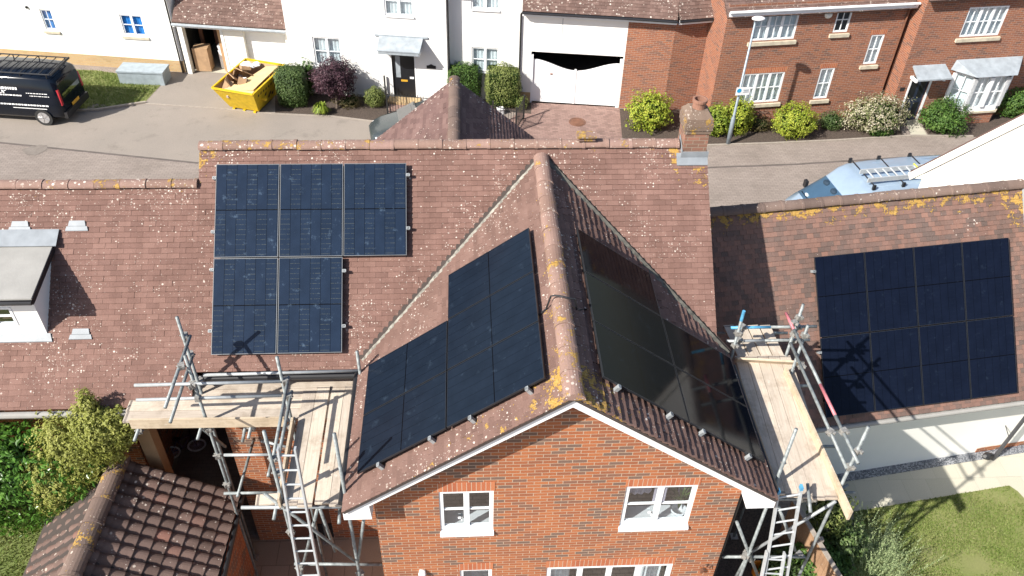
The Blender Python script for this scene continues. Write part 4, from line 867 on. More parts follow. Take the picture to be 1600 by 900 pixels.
P, Q = at(1228, 489, 6.42), at(1341, 724, 6.42); pole(sc2, 'guard_rail', P, P.lerp(Q, .13), 'pinkpaint'); pole(sc2, 'guard_rail', P.lerp(Q, .13), P.lerp(Q, .52)); pole(sc2, 'guard_rail', P.lerp(Q, .52), P.lerp(Q, .72), 'pinkpaint'); pole(sc2, 'guard_rail', P.lerp(Q, .72), Q)
P, Q = at(1235, 536, 6.0), at(1323, 732, 6.0); pole(sc2, 'guard_rail', P, Q)
pole(sc2, 'ledger', at(1182, 780, 5.25), at(1310, 779, 5.25)); pole(sc2, 'ledger', at(1165, 776, 5.0)+V((0, .3, .1)), at(1240, 774, 5.25), 'steelw'); pole(sc2, 'ledger', at(1128, 870, 3.4), at(1258, 870, 3.4)); 
pole(sc2, 'brace', at(1306, 783, 5.25), at(1173, 863, 3.4), 'bluepaint' if False else 'steelw'); pole(sc2, 'brace', at(1254, 865, 3.4), at(1151, 815, 3.4)+V((-.3, .6, .3))) if False else None
up_ = at(1203, 778, 5.25); pole(sc2, 'standard', (up_.x, up_.y, 0), (up_.x, up_.y, 5.4)); pole(sc2, 'brace', at(1151, 815, 4.6), at(1184, 900, 2.8)); pole(sc2, 'brace', at(1171, 863, 3.4), at(1148, 905, 2.5)); pole(sc2, 'brace', at(1216, 790, 5.0), at(1242, 860, 3.5))
for y in (-2.0, -3.4, -4.8, -5.75): pole(sc2, 'transom', (4.25, y, 5.29), (5.75, y-.03, 5.29))
P = at(1262, 756, 5.6); pole(sc2, 'transom', P, P+V((-.1, -.5, -.05)))
P = at(1310, 766, 5.3); pole(sc2, 'transom', P, at(1325, 758, 5.3))
for q in (A_[:2]+(6.05,), A_[:2]+(5.72,), B_[:2]+(6.4,), C_[:2]+(6.0,), C_[:2]+(6.4,), D_[:2]+(6.4,), D_[:2]+(6.0,), D_[:2]+(5.3,), E_[:2]+(5.3,)): coupler(sc2, q)
for q in ((1168, 862, 3.4), (1172, 872, 3.3), (1163, 868, 3.5), (1248, 866, 3.4), (1204, 779, 5.25), (1252, 572, 5.6), (1240, 505, 6.42), (1318, 674, 6.42), (1297, 675, 6.0), (1253, 779, 5.25), (1268, 779, 5.25), (1160, 511, 6.05), (1155, 532, 5.72), (1246, 511, 6.05), (1238, 532, 5.72)): coupler(sc2, at(*q))
m = MB(); m.beam(at(1226, 580, BZ+.12), at(1328, 806, BZ+.12), .04, .225); m.build('toe_board', 'toe', sc2)
m = MB(); m.beam(at(1150, 562, BZ+.12), at(1254, 568, BZ+.12), .04, .22, up=V((0, -.5, .85))); m.build('toe_board', 'toe', sc2)
for k in range(4):
    a = at(1134+19*k, 509, BZ); board(f'short board at the far end of the right platform, {ords[k]} from the house', (a.x+.05, a.y, BZ), (a.x+.16-.02*k, -3.1, BZ), .205, Zv, 'far boards of the right platform')
for k in range(5):
    t0 = at(1158+17.5*k, 562, BZ+.04); t1 = at(1217+20.5*k, 772+2*k, BZ+.04); board(f'long grey-stained board of the right platform, {ords[k]} from the gable gutter', (t0.x, -2.75, BZ+.04), (t1.x, t1.y-ru(0, .06), BZ+.04), .204, Zv, 'long boards of the right platform')
la, lb = aty(1216, 768, -5.98), aty(1252, 762, -5.98); L0, L1 = aty(1194, 902, -6.3), aty(1229, 902, -6.3); L0, L1 = ext(la, L0, .02), ext(lb, L1, .02)
lr = ladder('aluminium ladder with blue end caps leaning on the right scaffold', la, L0, lb, L1, 20)
for q in (la, lb):
    m = MB(); m.box(V(q)+V((0, 0, .0)), (.04, .085, .08)); m.build('end_cap', 'bluepaint', lr)
la, lb = aty(1198, 862, -6.22), aty(1226, 864, -6.22); L0, L1 = aty(1189, 905, -6.35), aty(1219, 905, -6.35); ladder('lower second ladder section lapped behind the right scaffold ladder', la, ext(la, L0, .02), lb, ext(lb, L1, .02), 13)

# ================================================================== OUTBUILDING LOWER LEFT
ob = thing('pantiled_outbuilding', 'small brick outbuilding with large dark brown pantiles in the bottom left corner', 'outbuilding', (-7, -5, 0))
rx, rz_ = -7.08, 3.8; y0, y1 = -3.55, -8.5
aR = math.atan2(1.2, 1.98); aL = math.atan2(1.2, 1.62)
def pantiles(mb, O, U, D, N, L, S, tw=.235, g=.255, seed=0):
    for k in range(int(S/g)+1):
        for j in range(int(L/tw)):
            x = j*tw; va, vb_ = k*g, min(S, (k+1)*g+.03)
            if va >= S: continue
            jz = ru(-.006, .006); n = 7; vv = []; st = .035
            for v_, hh in ((va, 0), (vb_, st)):
                for i in range(n):
                    t = i/(n-1); pr = .045*(1-min(1, t/.78))*0+(.042*math.sin(math.pi*min(1, t/.74))**.7 if t < .74 else -.012)
                    vv.append(O+U*(x+t*tw*1.0)+D*v_+N*(hh+pr+jz))
            for i in range(n): vv.append(vv[n+i]-N*.028)
            mb.mesh(vv, [(i, n+i, n+i+1, i+1) for i in range(n-1)]+[(n+i, 2*n+i, 2*n+i+1, n+i+1) for i in range(n-1)], 0, .28 if rnd() < .3 else 0)
mb = MB()
dR = V((math.cos(aR), 0, -math.sin(aR))); nR = V((math.sin(aR), 0, math.cos(aR))); dL = V((-math.cos(aL), 0, -math.sin(aL))); nL = V((-math.sin(aL), 0, math.cos(aL)))
pantiles(mb, V((rx, y0, rz_)), V((-.04, -1, 0)), dR, nR, y0-y1, 2.32); pantiles(mb, V((rx, y1, rz_)), V((.04, 1, 0)), dL, nL, y0-y1, 2.0)
mb.prism([V((rx, y0, rz_-.05)), V((rx, y0, rz_-.05))+dR*2.3, V((rx, y1, rz_-.05))+dR*2.3, V((rx, y1, rz_-.05))], (0, 0, -.03), 1); mb.prism([V((rx, y0, rz_-.05)), V((rx, y0, rz_-.05))+dL*1.98, V((rx, y1, rz_-.05))+dL*1.98, V((rx, y1, rz_-.05))], (0, 0, -.03), 1)
mb.build('roof', ['pantile', 'under'], ob)
ridge('ridge_tiles', (rx, y0+.04, rz_+.05), (rx-.2, y1, rz_+.05), .19, ob, mat='ridgegrey', lich=lambda t: .2+.5*rnd(), down=.35, seg=.5)
mb = MB(); xa, xb = rx-1.5, rx+1.85
mb.face([(xa, y0-.12, 0), (xb, y0-.12, 0), (xb, y0-.12, 2.6), (rx, y0-.12, 3.7), (xa, y0-.12, 2.6)]); mb.face([(xb, y0-.12, 0), (xb, y1, 0), (xb, y1, 2.62), (xb, y0-.12, 2.62)]); mb.face([(xa, y0-.12, 0), (xa, y1, 0), (xa, y1, 2.62), (xa, y0-.12, 2.62)]); mb.build('wall', 'brick', ob)
mb = MB(); q = V((rx, 0, rz_-.03))+dR*2.34; mb.tube([(q.x+.03, y0, q.z), (q.x+.03, y1, q.z)], .05, 8); mb.build('gutter', 'black', ob)
# ================================================================== BACKGROUND HOUSES
def gableroof(name, F, u0, u1, d_eave, z_eave, depth, pitch, parent, mat='tilefar', tw=.3, g=.2, over=.3):
    a = R(pitch); O = F(0, 0, 0); half = depth/2+over
    N_ = F.N*math.sin(a)+V((0, 0, math.cos(a))); D_ = F.N*math.cos(a)-V((0, 0, math.sin(a))); S = half/math.cos(a)
    top = F(0, d_eave+over-half, z_eave+half*math.tan(a)-over*math.tan(a)); mb = MB()
    tiles(mb, top, F.U, D_, N_, [(u0, 0), (u1, 0), (u1, S), (u0, S)], tw=tw, g=g, step=.018)
    N2 = -F.N*math.sin(a)+V((0, 0, math.cos(a))); D2 = -F.N*math.cos(a)-V((0, 0, math.sin(a)))
    b = [top+F.U*u0, top+F.U*u1, top+F.U*u1+D2*S, top+F.U*u0+D2*S]; mb.hexa([q-N2*.06 for q in b], b, 0)
    return mb.build(name, [mat, 'under'], parent)
def block(mb, F, u0, u1, dp, z, mi=0, skip=(), d=0.):       # back and side walls
    mb.face([F(u0, d, 0), F(u0, -dp, 0), F(u0, -dp, z), F(u0, d, z)], mi); mb.face([F(u1, d, 0), F(u1, -dp, 0), F(u1, -dp, z), F(u1, d, z)], mi); mb.face([F(u0, -dp, 0), F(u1, -dp, 0), F(u1, -dp, z), F(u0, -dp, z)], mi)
# W1
F1 = Fr((-12.2, 19.5), -8.5)
h = thing('white_house', 'white rendered house with two small blue-glazed windows behind the black van', 'house', F1(-4, -3, 0))
wins = [(-5.56, -5.08, 1.50, 2.36), (-2.22, -1.30, 1.50, 2.36)]
mb = MB(); wall(mb, F1, [(-12, 0), (0, 0), (0, 5), (-12, 5)], wins, .1); block(mb, F1, -12, 0, 7, 5); mb.build('wall', 'render', h)
for k, o in enumerate(wins): window(F1, *o, h, 1 if k == 0 else 2, 2 if k == 0 else 1, 2, d=-.09, fw=.05, glass='glassb', back='bluecloth', sill='stone', silldrop=.06, sillh=.09)
mb = MB(); F1.bx(mb, -12, .012, 0, .02, 0, .5); mb.build('plinth', 'plinth', h)
mb = MB(); P = F1(-6.05, .03, 2.42); mb.ball(P, .06, 8); mb.build('alarm_vent', 'black', h)
gableroof('roof', F1, -12, .2, 0, 5, 7, 38, h)
mb = MB(); mb.tube([F1(-.10, .06, 0), F1(-.10, .06, 4.9)], .035, 8); mb.build('downpipe', 'black', h); mb = MB(); mb.tube([F1(.10, .06, 0.1), F1(.10, .06, 2.2)], .03, 8); mb.build('downpipe', 'black', h)
# garage with open doorway
h = thing('double_garage', 'low white double garage with one open dark bay behind the yellow skip', 'garage', F1(2.2, -3, 0))
mb = MB(); op = [(.22, 1.78, 0, 2.12), (2.72, 4.45, 0, 2.02)]
F2 = Fr((-12.1, 19.38), -8.5)
wall(mb, F2, [(.02, 0), (4.7, 0), (4.7, 2.3), (.02, 2.3)], op, .25); block(mb, F2, .02, 4.7, 5.6, 2.3, d=-.26); mb.build('wall', 'cream', h)
mb = MB(); F2.bx(mb, 2.72, 4.45, -.25, -.2, 0, 2.02); 
for k in range(1, 7): F2.bx(mb, 2.72, 4.45, -.2, -.193, k*.29-.012, k*.29)
mb.build('garage_door', 'upvc', h)
mb = MB(); mb.face([F2(.05, -.2, .02), F2(2.6, -.2, .02), F2(2.6, -5, .02), F2(.05, -5, .02)]); mb.build('floor', 'slab', h)
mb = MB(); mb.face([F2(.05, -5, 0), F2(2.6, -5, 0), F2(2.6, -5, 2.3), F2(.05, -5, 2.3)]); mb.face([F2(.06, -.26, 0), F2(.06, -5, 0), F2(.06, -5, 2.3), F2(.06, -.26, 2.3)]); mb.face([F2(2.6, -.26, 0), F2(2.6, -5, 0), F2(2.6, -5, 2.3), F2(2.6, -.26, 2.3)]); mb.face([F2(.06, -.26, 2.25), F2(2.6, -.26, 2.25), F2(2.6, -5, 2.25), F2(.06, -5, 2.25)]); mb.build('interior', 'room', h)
mb = MB(); F2.bx(mb, .1, .22, .0, .02, 0, 2.2); F2.bx(mb, 1.78, 1.9, .0, .02, 0, 2.2); F2.bx(mb, .1, 1.9, .0, .022, 2.12, 2.24); mb.build('door_frame', 'curtain', h)
a = R(38); mb = MB(); S = 3.4; Np = F2.N*math.sin(a)+V((0, 0, math.cos(a))); Dp = F2.N*math.cos(a)-V((0, 0, math.sin(a))); top = F2(0, .28, 2.36)-Dp*S
tiles(mb, top, F2.U, Dp, Np, [(-.0, 0), (4.62, 0), (4.62, S), (-.0, S)], tw=.2, g=.14, step=.016); D2 = -F2.N*math.cos(a)-V((0, 0, math.sin(a))); q = [top, top+F2.U*4.62, top+F2.U*4.62+D2*S, top+D2*S]; mb.hexa([p-V((0, 0, .06)) for p in q], q); mb.build('roof', ['tilefar', 'under'], h)
mb = MB(); mb.tube([F2(0, .33, 2.28), F2(4.62, .33, 2.28)], .05, 8); mb.build('gutter', 'lead', h)
mb = MB(); F2.bx(mb, 0, 4.62, .22, .26, 2.16, 2.3); mb.build('fascia', 'upvc', h)
def carton(label, P, size, yaw, mat='carton', group=None, tilt=None):
    m = MB(); rot = Matrix.Rotation(yaw, 3, 'Z')
    if tilt: rot = rot @ Matrix.Rotation(tilt[0], 3, 'X') @ Matrix.Rotation(tilt[1], 3, 'Y')
    m.box(P, size, rot=rot); x, y, z = size; m.box(V(P)+rot @ V((0, 0, z/2+.004)), (x*.98, y*.12, .006), rot=rot); 
    m.box(V(P)+rot @ V((x*.3, -y/2-.003, 0)), (x*.12, .005, z*.2), rot=rot)
    return tag(m.build('cardboard_box', mat), label, 'box', group)
carton('big tall cardboard box standing in the open garage doorway', F2(.62, -.45, .55), (.62, .5, 1.0), F2.yaw+.1)
m = MB(); F2.bx(m, 1.42, 1.72, -.6, -.5, .02, 2.0); F2.bx(m, 1.46, 1.74, -.48, -.44, .02, 1.9); tag(m.build('timber_sheet', 'ply'), 'tan timber sheets leaning just inside the right side of the open garage', 'timber')
m = MB(); m.ball(F2(1.35, -.7, .95), (.12, .12, .18), 10, wob=.4); m.ball(F2(1.32, -.7, .75), (.1, .1, .12), 10, wob=.4); F2.bx(m, 1.25, 1.45, -.8, -.6, .02, .7); tag(m.build('white_bag', 'whitebag'), 'white plastic bag sitting on a stand inside the open garage', 'bag')
m = MB(); F2.bx(m, .35, .5, -1.2, -1.1, .02, 1.9); F2.bx(m, .8, .95, -1.6, -1.5, .02, 2.); F2.bx(m, 1.0, 1.2, -2.0, -1.8, .02, 1.6); tag(m.build('timber_plank', 'brown'), 'dark timber planks standing at the back of the open garage', 'timber')
# W2 + W3 white house with black door
F3 = Fr((-2.99, 17.1), -8); F4 = Fr((2.07, 16.84), -7.5)
h = thing('white_house', 'white rendered house with black front door under a grey lead canopy', 'house', F3(-1, -3, 0))
wins = [(-3.46, -2.36, 1.28, 2.46), (-.52, .58, 3.5, 4.62)]; door = (-.40, .50, 0, 2.05)
mb = MB(); wall(mb, F3, [(-4.45, 0), (1.80, 0), (1.80, 5.2), (-4.45, 5.2)], wins+[door], .1); block(mb, F3, -4.45, 1.80, 6.5, 5.2)
wins3 = [(-2.35, -1.28, 1.22, 2.24), (-2.35, -1.28, 3.76, 4.75)]
wall(mb, F4, [(-3.6, 0), (-.42, 0), (-.42, 5.2), (-3.6, 5.2)], wins3, .1); block(mb, F4, -3.6, -.42, 6, 5.2); mb.build('wall', 'render', h)
for o in wins: window(F3, *o, h, 2, 1, 2, d=-.09, fw=.06, back='curtain', sill='upvc', sillh=.05, backd=.07)
for o in wins3: window(F4, *o, h, 2, 1, 2, d=-.09, fw=.06, back='curtain', sill='upvc', sillh=.05, backd=.07)
gableroof('roof', F3, -4.6, 1.95, 0, 5.2, 6.5, 38, h); gableroof('roof', F4, -3.3, -.35, 0, 5.2, 6, 38, h)
mb = MB(); F3.bx(mb, -.40, .50, -.09, -.05, .05, 2.05); dr = mb.build('door', 'blackdoor', h)
mb = MB(); 
F3.bx(mb, -.26, -.08, -.05, -.042, .95, 1.85)
mb.build('door_glass', 'lead', dr)  # lit look of the left pane is put into its pale grey
mb = MB(); F3.bx(mb, -.08, .18, -.05, -.038, .78, .86); mb.build('letter_plate', 'amber', dr)
mb = MB(); F3.bx(mb, .28, .44, -.05, -.03, .92, 1.0); mb.build('handle', 'whitepaint', dr)
mb = MB()
for a, b, c_, d_ in ((-.46, -.40, 0, 2.1), (.50, .56, 0, 2.1), (-.46, .56, 2.05, 2.12)): F3.bx(mb, a, b, -.08, .012, c_, d_)
mb.build('door_frame', 'upvc', h)
mb = MB(); F3.bx(mb, -.6, .7, .0, .45, 0, .12); mb.build('doorstep', 'plinth', h)
mb = MB(); q = [F3(-.80, 0, 2.66), F3(.90, 0, 2.66), F3(.86, .70, 2.36), F3(-.78, .70, 2.36)]; mb.prism(q, (0, 0, .04)); q = [F3(-.76, .0, 2.30), F3(.84, .0, 2.30), F3(.82, .68, 2.24), F3(-.74, .68, 2.24)]; mb.prism(q, (0, 0, .12)); F3.bx(mb, -.98, 1.08, 0, .05, 2.66, 2.73); mb.build('canopy', 'lead', h)
mb = MB(); F3.bx(mb, -.6, .7, .0, .12, 2.1, 2.24); F3.bx(mb, -.74, -.66, 0, .5, 2.12, 2.24); F3.bx(mb, .74, .82, 0, .5, 2.12, 2.24); mb.build('canopy_bracket', 'upvc', h)
mb = MB(); F3.bx(mb, .98, 1.34, 0, .02, 1.44, 1.56); q = [F3(1.04, .01, 1.56), F3(1.28, .01, 1.56), F3(1.16, .01, 1.63)]; mb.prism(q, F3.N*.01); mb.build('name_plaque', 'black', h)
mb = MB(); mb.tube([F3(1.86, -.05, 0), F3(1.86, -.05, 5.1)], .035, 8); mb.build('downpipe', 'black', h); mb = MB(); mb.tube([F4(-.46, .05, .1), F4(-.46, .05, 3.7), F4(-.36, .15, 3.85)], .035, 8); mb.build('downpipe', 'black', h)
mb = MB(); F4.bx(mb, -.42, .0, 0, .014, 0, .45); mb.build('plinth', 'plinth', h)
# gated carport link + brick sides
h = thing('carport_house', 'link building with curved white double gates and brick walls to their right', 'house', F4(2, -3, 0))
op = [(-.02, 3.54, 0, 2.2)]
mb = MB(); wall(mb, F4, [(-.42, 0), (3.58, 0), (3.58, 3.86), (-.42, 3.86)], op, .3); mb.build('wall', 'render', h)
mb = MB(); mb.face([F4(-.05, -.3, 0), F4(-.05, -6, 0), F4(-.05, -6, 2.3), F4(-.05, -.3, 2.3)]); mb.face([F4(3.6, -.3, 0), F4(3.6, -6, 0), F4(3.6, -6, 2.3), F4(3.6, -.3, 2.3)]); mb.face([F4(-.05, -.3, 2.25), F4(3.6, -.3, 2.25), F4(3.6, -6, 2.25), F4(-.05, -6, 2.25)]); mb.face([F4(-.05, -6, 0), F4(3.6, -6, 0), F4(3.6, -6, 2.3), F4(-.05, -6, 2.3)]); mb.build('passage', 'room', h)
def gate(u0, u1, hi, lo, name):
    mb = MB(); n = 14; L = []
    for k in range(n+1):
        t = k/n; e = t*t*(3-2*t); L.append((u0+(u1-u0)*t, hi+(lo-hi)*e))
    for (a, za_), (b, zb_) in zip(L, L[1:]):
        q = [F4(a, -.1, .04), F4(b, -.1, .04), F4(b, -.1, zb_), F4(a, -.1, za_)]; mb.prism(q, F4.N*.045)
    g_ = mb.build(name, 'upvc', h); return g_
g1 = gate(.07, 1.735, 1.86, 1.46, 'gate_leaf'); g2 = gate(3.42, 1.765, 1.86, 1.46, 'gate_leaf')
mb = MB(); F4.bx(mb, 1.70, 1.78, -.1, -.035, .04, 1.52); mb.build('meeting_stile', 'upvc', g1)
mb = MB(); P = F4(.8, -.05, 1.28); mb.box(P, (.1, .03, .05)); mb.build('latch', 'pot', g1)
mb = MB(); F4.bx(mb, -.02, .07, -.12, .01, 0, 2.05); mb.build('gate_post', 'upvc', h); mb = MB(); F4.bx(mb, 3.43, 3.54, -.12, .012, 0, 2.05); mb.build('gate_post', 'upvc', h)
mb = MB(); F4.bx(mb, 1.11, 1.13, 0, .006, 2.9, 3.84); mb.build('joint_strip', 'lead', h)
wn_ = F4(3.58, 0, 0); c1 = F4(5.33, .04, 0)
F5 = Fr((wn_.x, wn_.y), -9.5); F6 = Fr((c1.x, c1.y), 10.5)
F5 = Fr((wn_.x, wn_.y), math.degrees(math.atan2(c1.y-wn_.y, c1.x-wn_.x))); L5 = (c1-wn_).length
mb = MB(); wall(mb, F5, [(0, 0), (L5, 0), (L5, 3.8), (0, 3.8)]); wall(mb, F6, [(0, 0), (1.9, 0), (1.9, 3.8), (0, 3.8)]); mb.build('brick_wall', 'brick2', h)
a = R(38); mb = MB(); S = 4.2
for F_, ua, ub in ((F4, -.40, 3.7), (F5, -.0, L5), (F6, 0, 2.1)):
    Np = F_.N*math.sin(a)+V((0, 0, math.cos(a))); Dp = F_.N*math.cos(a)-V((0, 0, math.sin(a))); top = F_(0, .32, 3.92)-Dp*S
    tiles(mb, top, F_.U, Dp, Np, [(ua, 0), (ub, 0), (ub, S), (ua, S)], tw=.2, g=.14, step=.016)
mb.build('roof', ['tilefar', 'under'], h)
mb = MB()
for F_, ua, ub in ((F4, -.40, 3.7), (F5, 0, L5), (F6, 0, 2.0)): F_.bx(mb, ua, ub, .24, .27, 3.72, 3.88); F_.bx(mb, ua, ub, 0.002, .24, 3.70, 3.72)
mb.build('fascia', 'upvc', h)
mb = MB()
for F_, ua, ub in ((F4, -.40, 3.7), (F5, 0, L5), (F6, 0, 2.0)): mb = MB(); mb.tube([F_(ua, .34, 3.86), F_(ub, .34, 3.86)], .05, 8); mb.build('gutter', 'black', h)
# B3
F7 = Fr((11.05, 15.14), 6.8)
h = thing('brick_house', 'red brick terrace house with five white windows behind the street lamp', 'house', F7(1.5, -3, 0))
wins = [(-1.16, .52, 3.48, 4.54), (2.0, 2.58, 3.64, 4.58), (3.64, 4.18, 2.28, 3.46), (-1.12, .53, .92, 2.16), (1.97, 2.55, .92, 2.20)]
mb = MB(); wall(mb, F7, [(-2.22, 0), (4.86, 0), (4.86, 4.9), (-2.22, 4.9)], wins, .1); block(mb, F7, -2.22, 4.86, 7, 4.9); mb.build('wall', 'brick2', h)
for k, o in enumerate(wins):
    big = k in (0, 3); fr = window(F7, *o, h, 3 if big else 1, 2, 2, d=-.07, fw=.055, back='curtain' if k != 1 else 'room', sill='stone', silldrop=.05, sillh=.13, sillout=.08)
    if k not in (0, 1): l_ = MB(); F7.bx(l_, o[0]-.06, o[1]+.06, -.08, .008, o[3]+.004, o[3]+.2); l_.build('lintel', 'soldier', h)
mb = MB(); P = F7(1.62, .06, 4.36); mb.ball(P, (.15, .07, .14), 12); mb.build('alarm_box', 'cream', h, True)
gableroof('roof', F7, -2.35, 4.95, 0, 4.78, 7, 38, h, tw=.2, g=.14)
mb = MB(); F7.bx(mb, -2.3, 4.95, .25, .28, 4.52, 4.72); F7.bx(mb, -2.3, 4.95, .0, .25, 4.60, 4.62); mb.build('fascia', 'upvc', h)
mb = MB(); mb.tube([F7(-2.3, .33, 4.74), F7(4.95, .33, 4.74)], .05, 8); mb.build('gutter', 'upvc', h); mb = MB(); mb.tube([F7(4.80, .3, 4.7), F7(4.80, .06, 4.5), F7(4.80, .06, 0)], .035, 8); mb.build('downpipe', 'brown', h)
# B4
F8 = Fr((17.12, 15.5), 6.8); F8 = Fr(F8(0, .25, 0)[:2], 6.8)
h = thing('brick_house', 'red brick house with dark door, grey canopy and white bay window', 'house', F8(2, -3, 0))
wins = [(.74, 2.36, 3.48, 4.62)]; door = (-.52, .24, 0, 1.95); by = (1.45, 3.35, .45, 2.2)
mb = MB(); wall(mb, F8, [(-1.05, 0), (6, 0), (6, 5.3), (-1.05, 5.3)], wins+[door], .1); block(mb, F8, -1.05, 6, 7, 5.3); mb.build('wall', 'brick2', h)
window(F8, *wins[0], h, 3, 2, 2, d=-.07, fw=.055, back='curtain', sill='stone', silldrop=.05, sillh=.13, sillout=.08)
gableroof('roof', F8, -1.2, 6.2, 0, 5.3, 7, 38, h)
mb = MB(); F8.bx(mb, -.52, .24, -.09, -.05, 0, 1.95); dr = mb.build('door', 'bluedoor', h)
mb = MB()
for a, b in ((-.42, -.2), (-.08, .14)): F8.bx(mb, a, b, -.05, -.044, 1.0, 1.75); F8.bx(mb, a, b, -.05, -.044, .2, .8)
mb.build('door_panel', 'blackdoor', dr)
mb = MB(); F8.bx(mb, .24, .34, -.08, .012, 0, 2.0); F8.bx(mb, -.60, -.52, -.08, .012, 0, 2.0); mb.build('door_frame', 'upvc', h)
mb = MB(); q = [F8(-.72, 0, 2.36), F8(.62, 0, 2.36), F8(.70, .6, 2.06), F8(-.72, .6, 2.06)]; mb.prism(q, (0, 0, .06)); mb.build('canopy', 'lead', h)
mb = MB(); F8.bx(mb, -.66, -.58, 0, .4, 1.9, 2.0); F8.bx(mb, .5, .58, 0, .4, 1.9, 2.0); mb.build('canopy_bracket', 'upvc', h)
mb = MB(); F8.bx(mb, -.92, -.74, 0, .02, 1.38, 1.52); mb.build('number_plate', 'black', h)
# bay
mb = MB(); bp = [(1.2, 0), (1.75, .55), (3.15, .55), (3.7, 0)]
for z0_, z1_, m_ in ((.55, .78, None), (2.02, 2.14, None)):
    mb.prism([F8(u, d, z0_) for u, d in bp], (0, 0, z1_-z0_))
bays = mb.build('bay_window', 'upvc', h)
mb = MB()
for (a, da), (b, db) in zip(bp, bp[1:]):
    P, Q = F8(a, da, 0), F8(b, db, 0); L = (Q-P).length; n = 2 if L > 1 else 1
    for k in range(n+1): c_ = P.lerp(Q, k/n); mb.box(c_+V((0, 0, 1.4)), (.15, .13, 1.24), F8.yaw)
    for k in range(n):
        c0, c1_ = P.lerp(Q, k/n), P.lerp(Q, (k+1)/n); mb.beam(c0+V((0, 0, 1.4)), c1_+V((0, 0, 1.4)), .03, .03); mm = c0.lerp(c1_, .5); mb.box(mm+V((0, 0, 1.4)), (.03, .03, 1.24))
mb.build('glazing_bar', 'upvc', bays)
mb = MB()
for (a, da), (b, db) in zip(bp, bp[1:]): mb.face([F8(a, da-.02, .78), F8(b, db-.02, .78), F8(b, db-.02, 2.02), F8(a, da-.02, 2.02)])
mb.build('pane', 'glass', bays)
mb = MB()
for (a, da), (b, db) in zip(bp, bp[1:]): mb.face([F8(a, da-.14, .78), F8(b, db-.14, .78), F8(b, db-.14, 2.02), F8(a, da-.14, 2.02)])
mb.build('curtain', 'curtain', bays)
mb = MB(); q = [F8(1.0, 0, 2.55), F8(3.95, 0, 2.55), F8(3.95, .02, 2.16), F8(3.3, .72, 2.16), F8(1.6, .72, 2.16), F8(1.0, .02, 2.16)]
t = [F8(1.0, 0, 2.56), F8(3.95, 0, 2.56)]; mb.mesh([F8(1.05, 0, 2.55), F8(3.85, 0, 2.55), F8(3.95, 0, 2.16), F8(3.3, .75, 2.16), F8(1.6, .75, 2.16), F8(.95, 0, 2.16)], [(0, 1, 3, 4), (0, 4, 5), (1, 2, 3), (2, 5, 4, 3)]); mb.build('bay_roof', 'lead', bays)
mb = MB(); mb.prism([F8(u, d*.96, .0) for u, d in bp], (0, 0, .55)); mb.build('bay_wall', 'brick2', h)
mb = MB(); mb.prism([F8(u+.05*(u-2.45), d*1.1, .5) for u, d in bp], (0, 0, .08)); mb.build('sill', 'stone', bays)

# ================================================================== STREET THINGS
# lamp
lp = at(1137, 226, 0); tz = 4.9
la_ = thing('street_lamp', 'grey steel street lamp with a small white sign standing by the brick house bed', 'street lamp', lp)
mb = MB(); mb.tube([lp, lp+V((0, 0, 1.15)), lp+V((0, 0, 1.2)), lp+V((.02, 0, tz))], [.08, .08, .05, .036], 14); mb.build('post', 'post', la_, True)
mb = MB(); P = lp+V((.02, 0, tz)); a = V((-.25, -.1, .12)); mb.tube([P-V((0, 0, .08)), P+V((0, 0, .05))], .05, 10); mb.build('arm', 'post', la_)
mb = MB(); mb.ball(P+V((.06, -.08, .10)), (.24, .13, .075), 14); mb.build('lantern', 'whitepaint', la_, True)
mb = MB(); S_ = lp+V((.10, -.08, 2.28)); mb.box(S_, (.52, .02, .30), .1); sg = mb.build('sign', 'whitepaint', la_)
mb = MB(); n = 16; c = S_+V((-.15, -.028, .03)); mb.face([c+V((.085*math.cos(2*math.pi*k/n), .0085*math.cos(2*math.pi*k/n), .085*math.sin(2*math.pi*k/n))) for k in range(n)]); mb.build('emblem', 'signblue', sg)
mb = MB()
for k, (wd, z) in enumerate(((.2, .06), (.18, .02), (.2, -.03))): mb.box(S_+V((.1, -.005, z)), (wd, .014, .016), .1)
mb.build('sign_text', 'lead', sg)
# utility box on the verge
mb = MB(); a, b = gp(188, 131), gp(258, 134); U_ = (b-a).normalized(); Nn = V((-U_.y, U_.x, 0)); L = (b-a).length
ub = thing('storage_chest', 'pale grey metal chest lying on the verge below the white wall', 'chest', a)
q = [a, b, b+Nn*.75, a+Nn*.75]; mb.prism(q, (0, 0, .50)); mb.build('body', 'galv', ub)
mb = MB(); q = [a-Nn*.03-U_*.03, b-Nn*.03+U_*.03, b+Nn*.78+U_*.03, a+Nn*.78-U_*.03]; mb.prism([p+V((0, 0, .505)) for p in q], (0, 0, .07)); mb.build('lid', 'galv', ub)
# manhole
P = gp(902, 191); mb = MB(); mb.lathe(P, [(.0, .02), (.27, .02), (.27, .006)], 24); mb.lathe(P, [(.29, .018), (.33, .018), (.33, .006)], 24)
for k in range(5): mb.box(P+V((0, -.2+.1*k, .022)), (.4-.08*abs(k-2), .02, .006))
tag(mb.build('manhole_cover', 'brown'), 'round rusty manhole cover in the pink block driveway', 'manhole cover')
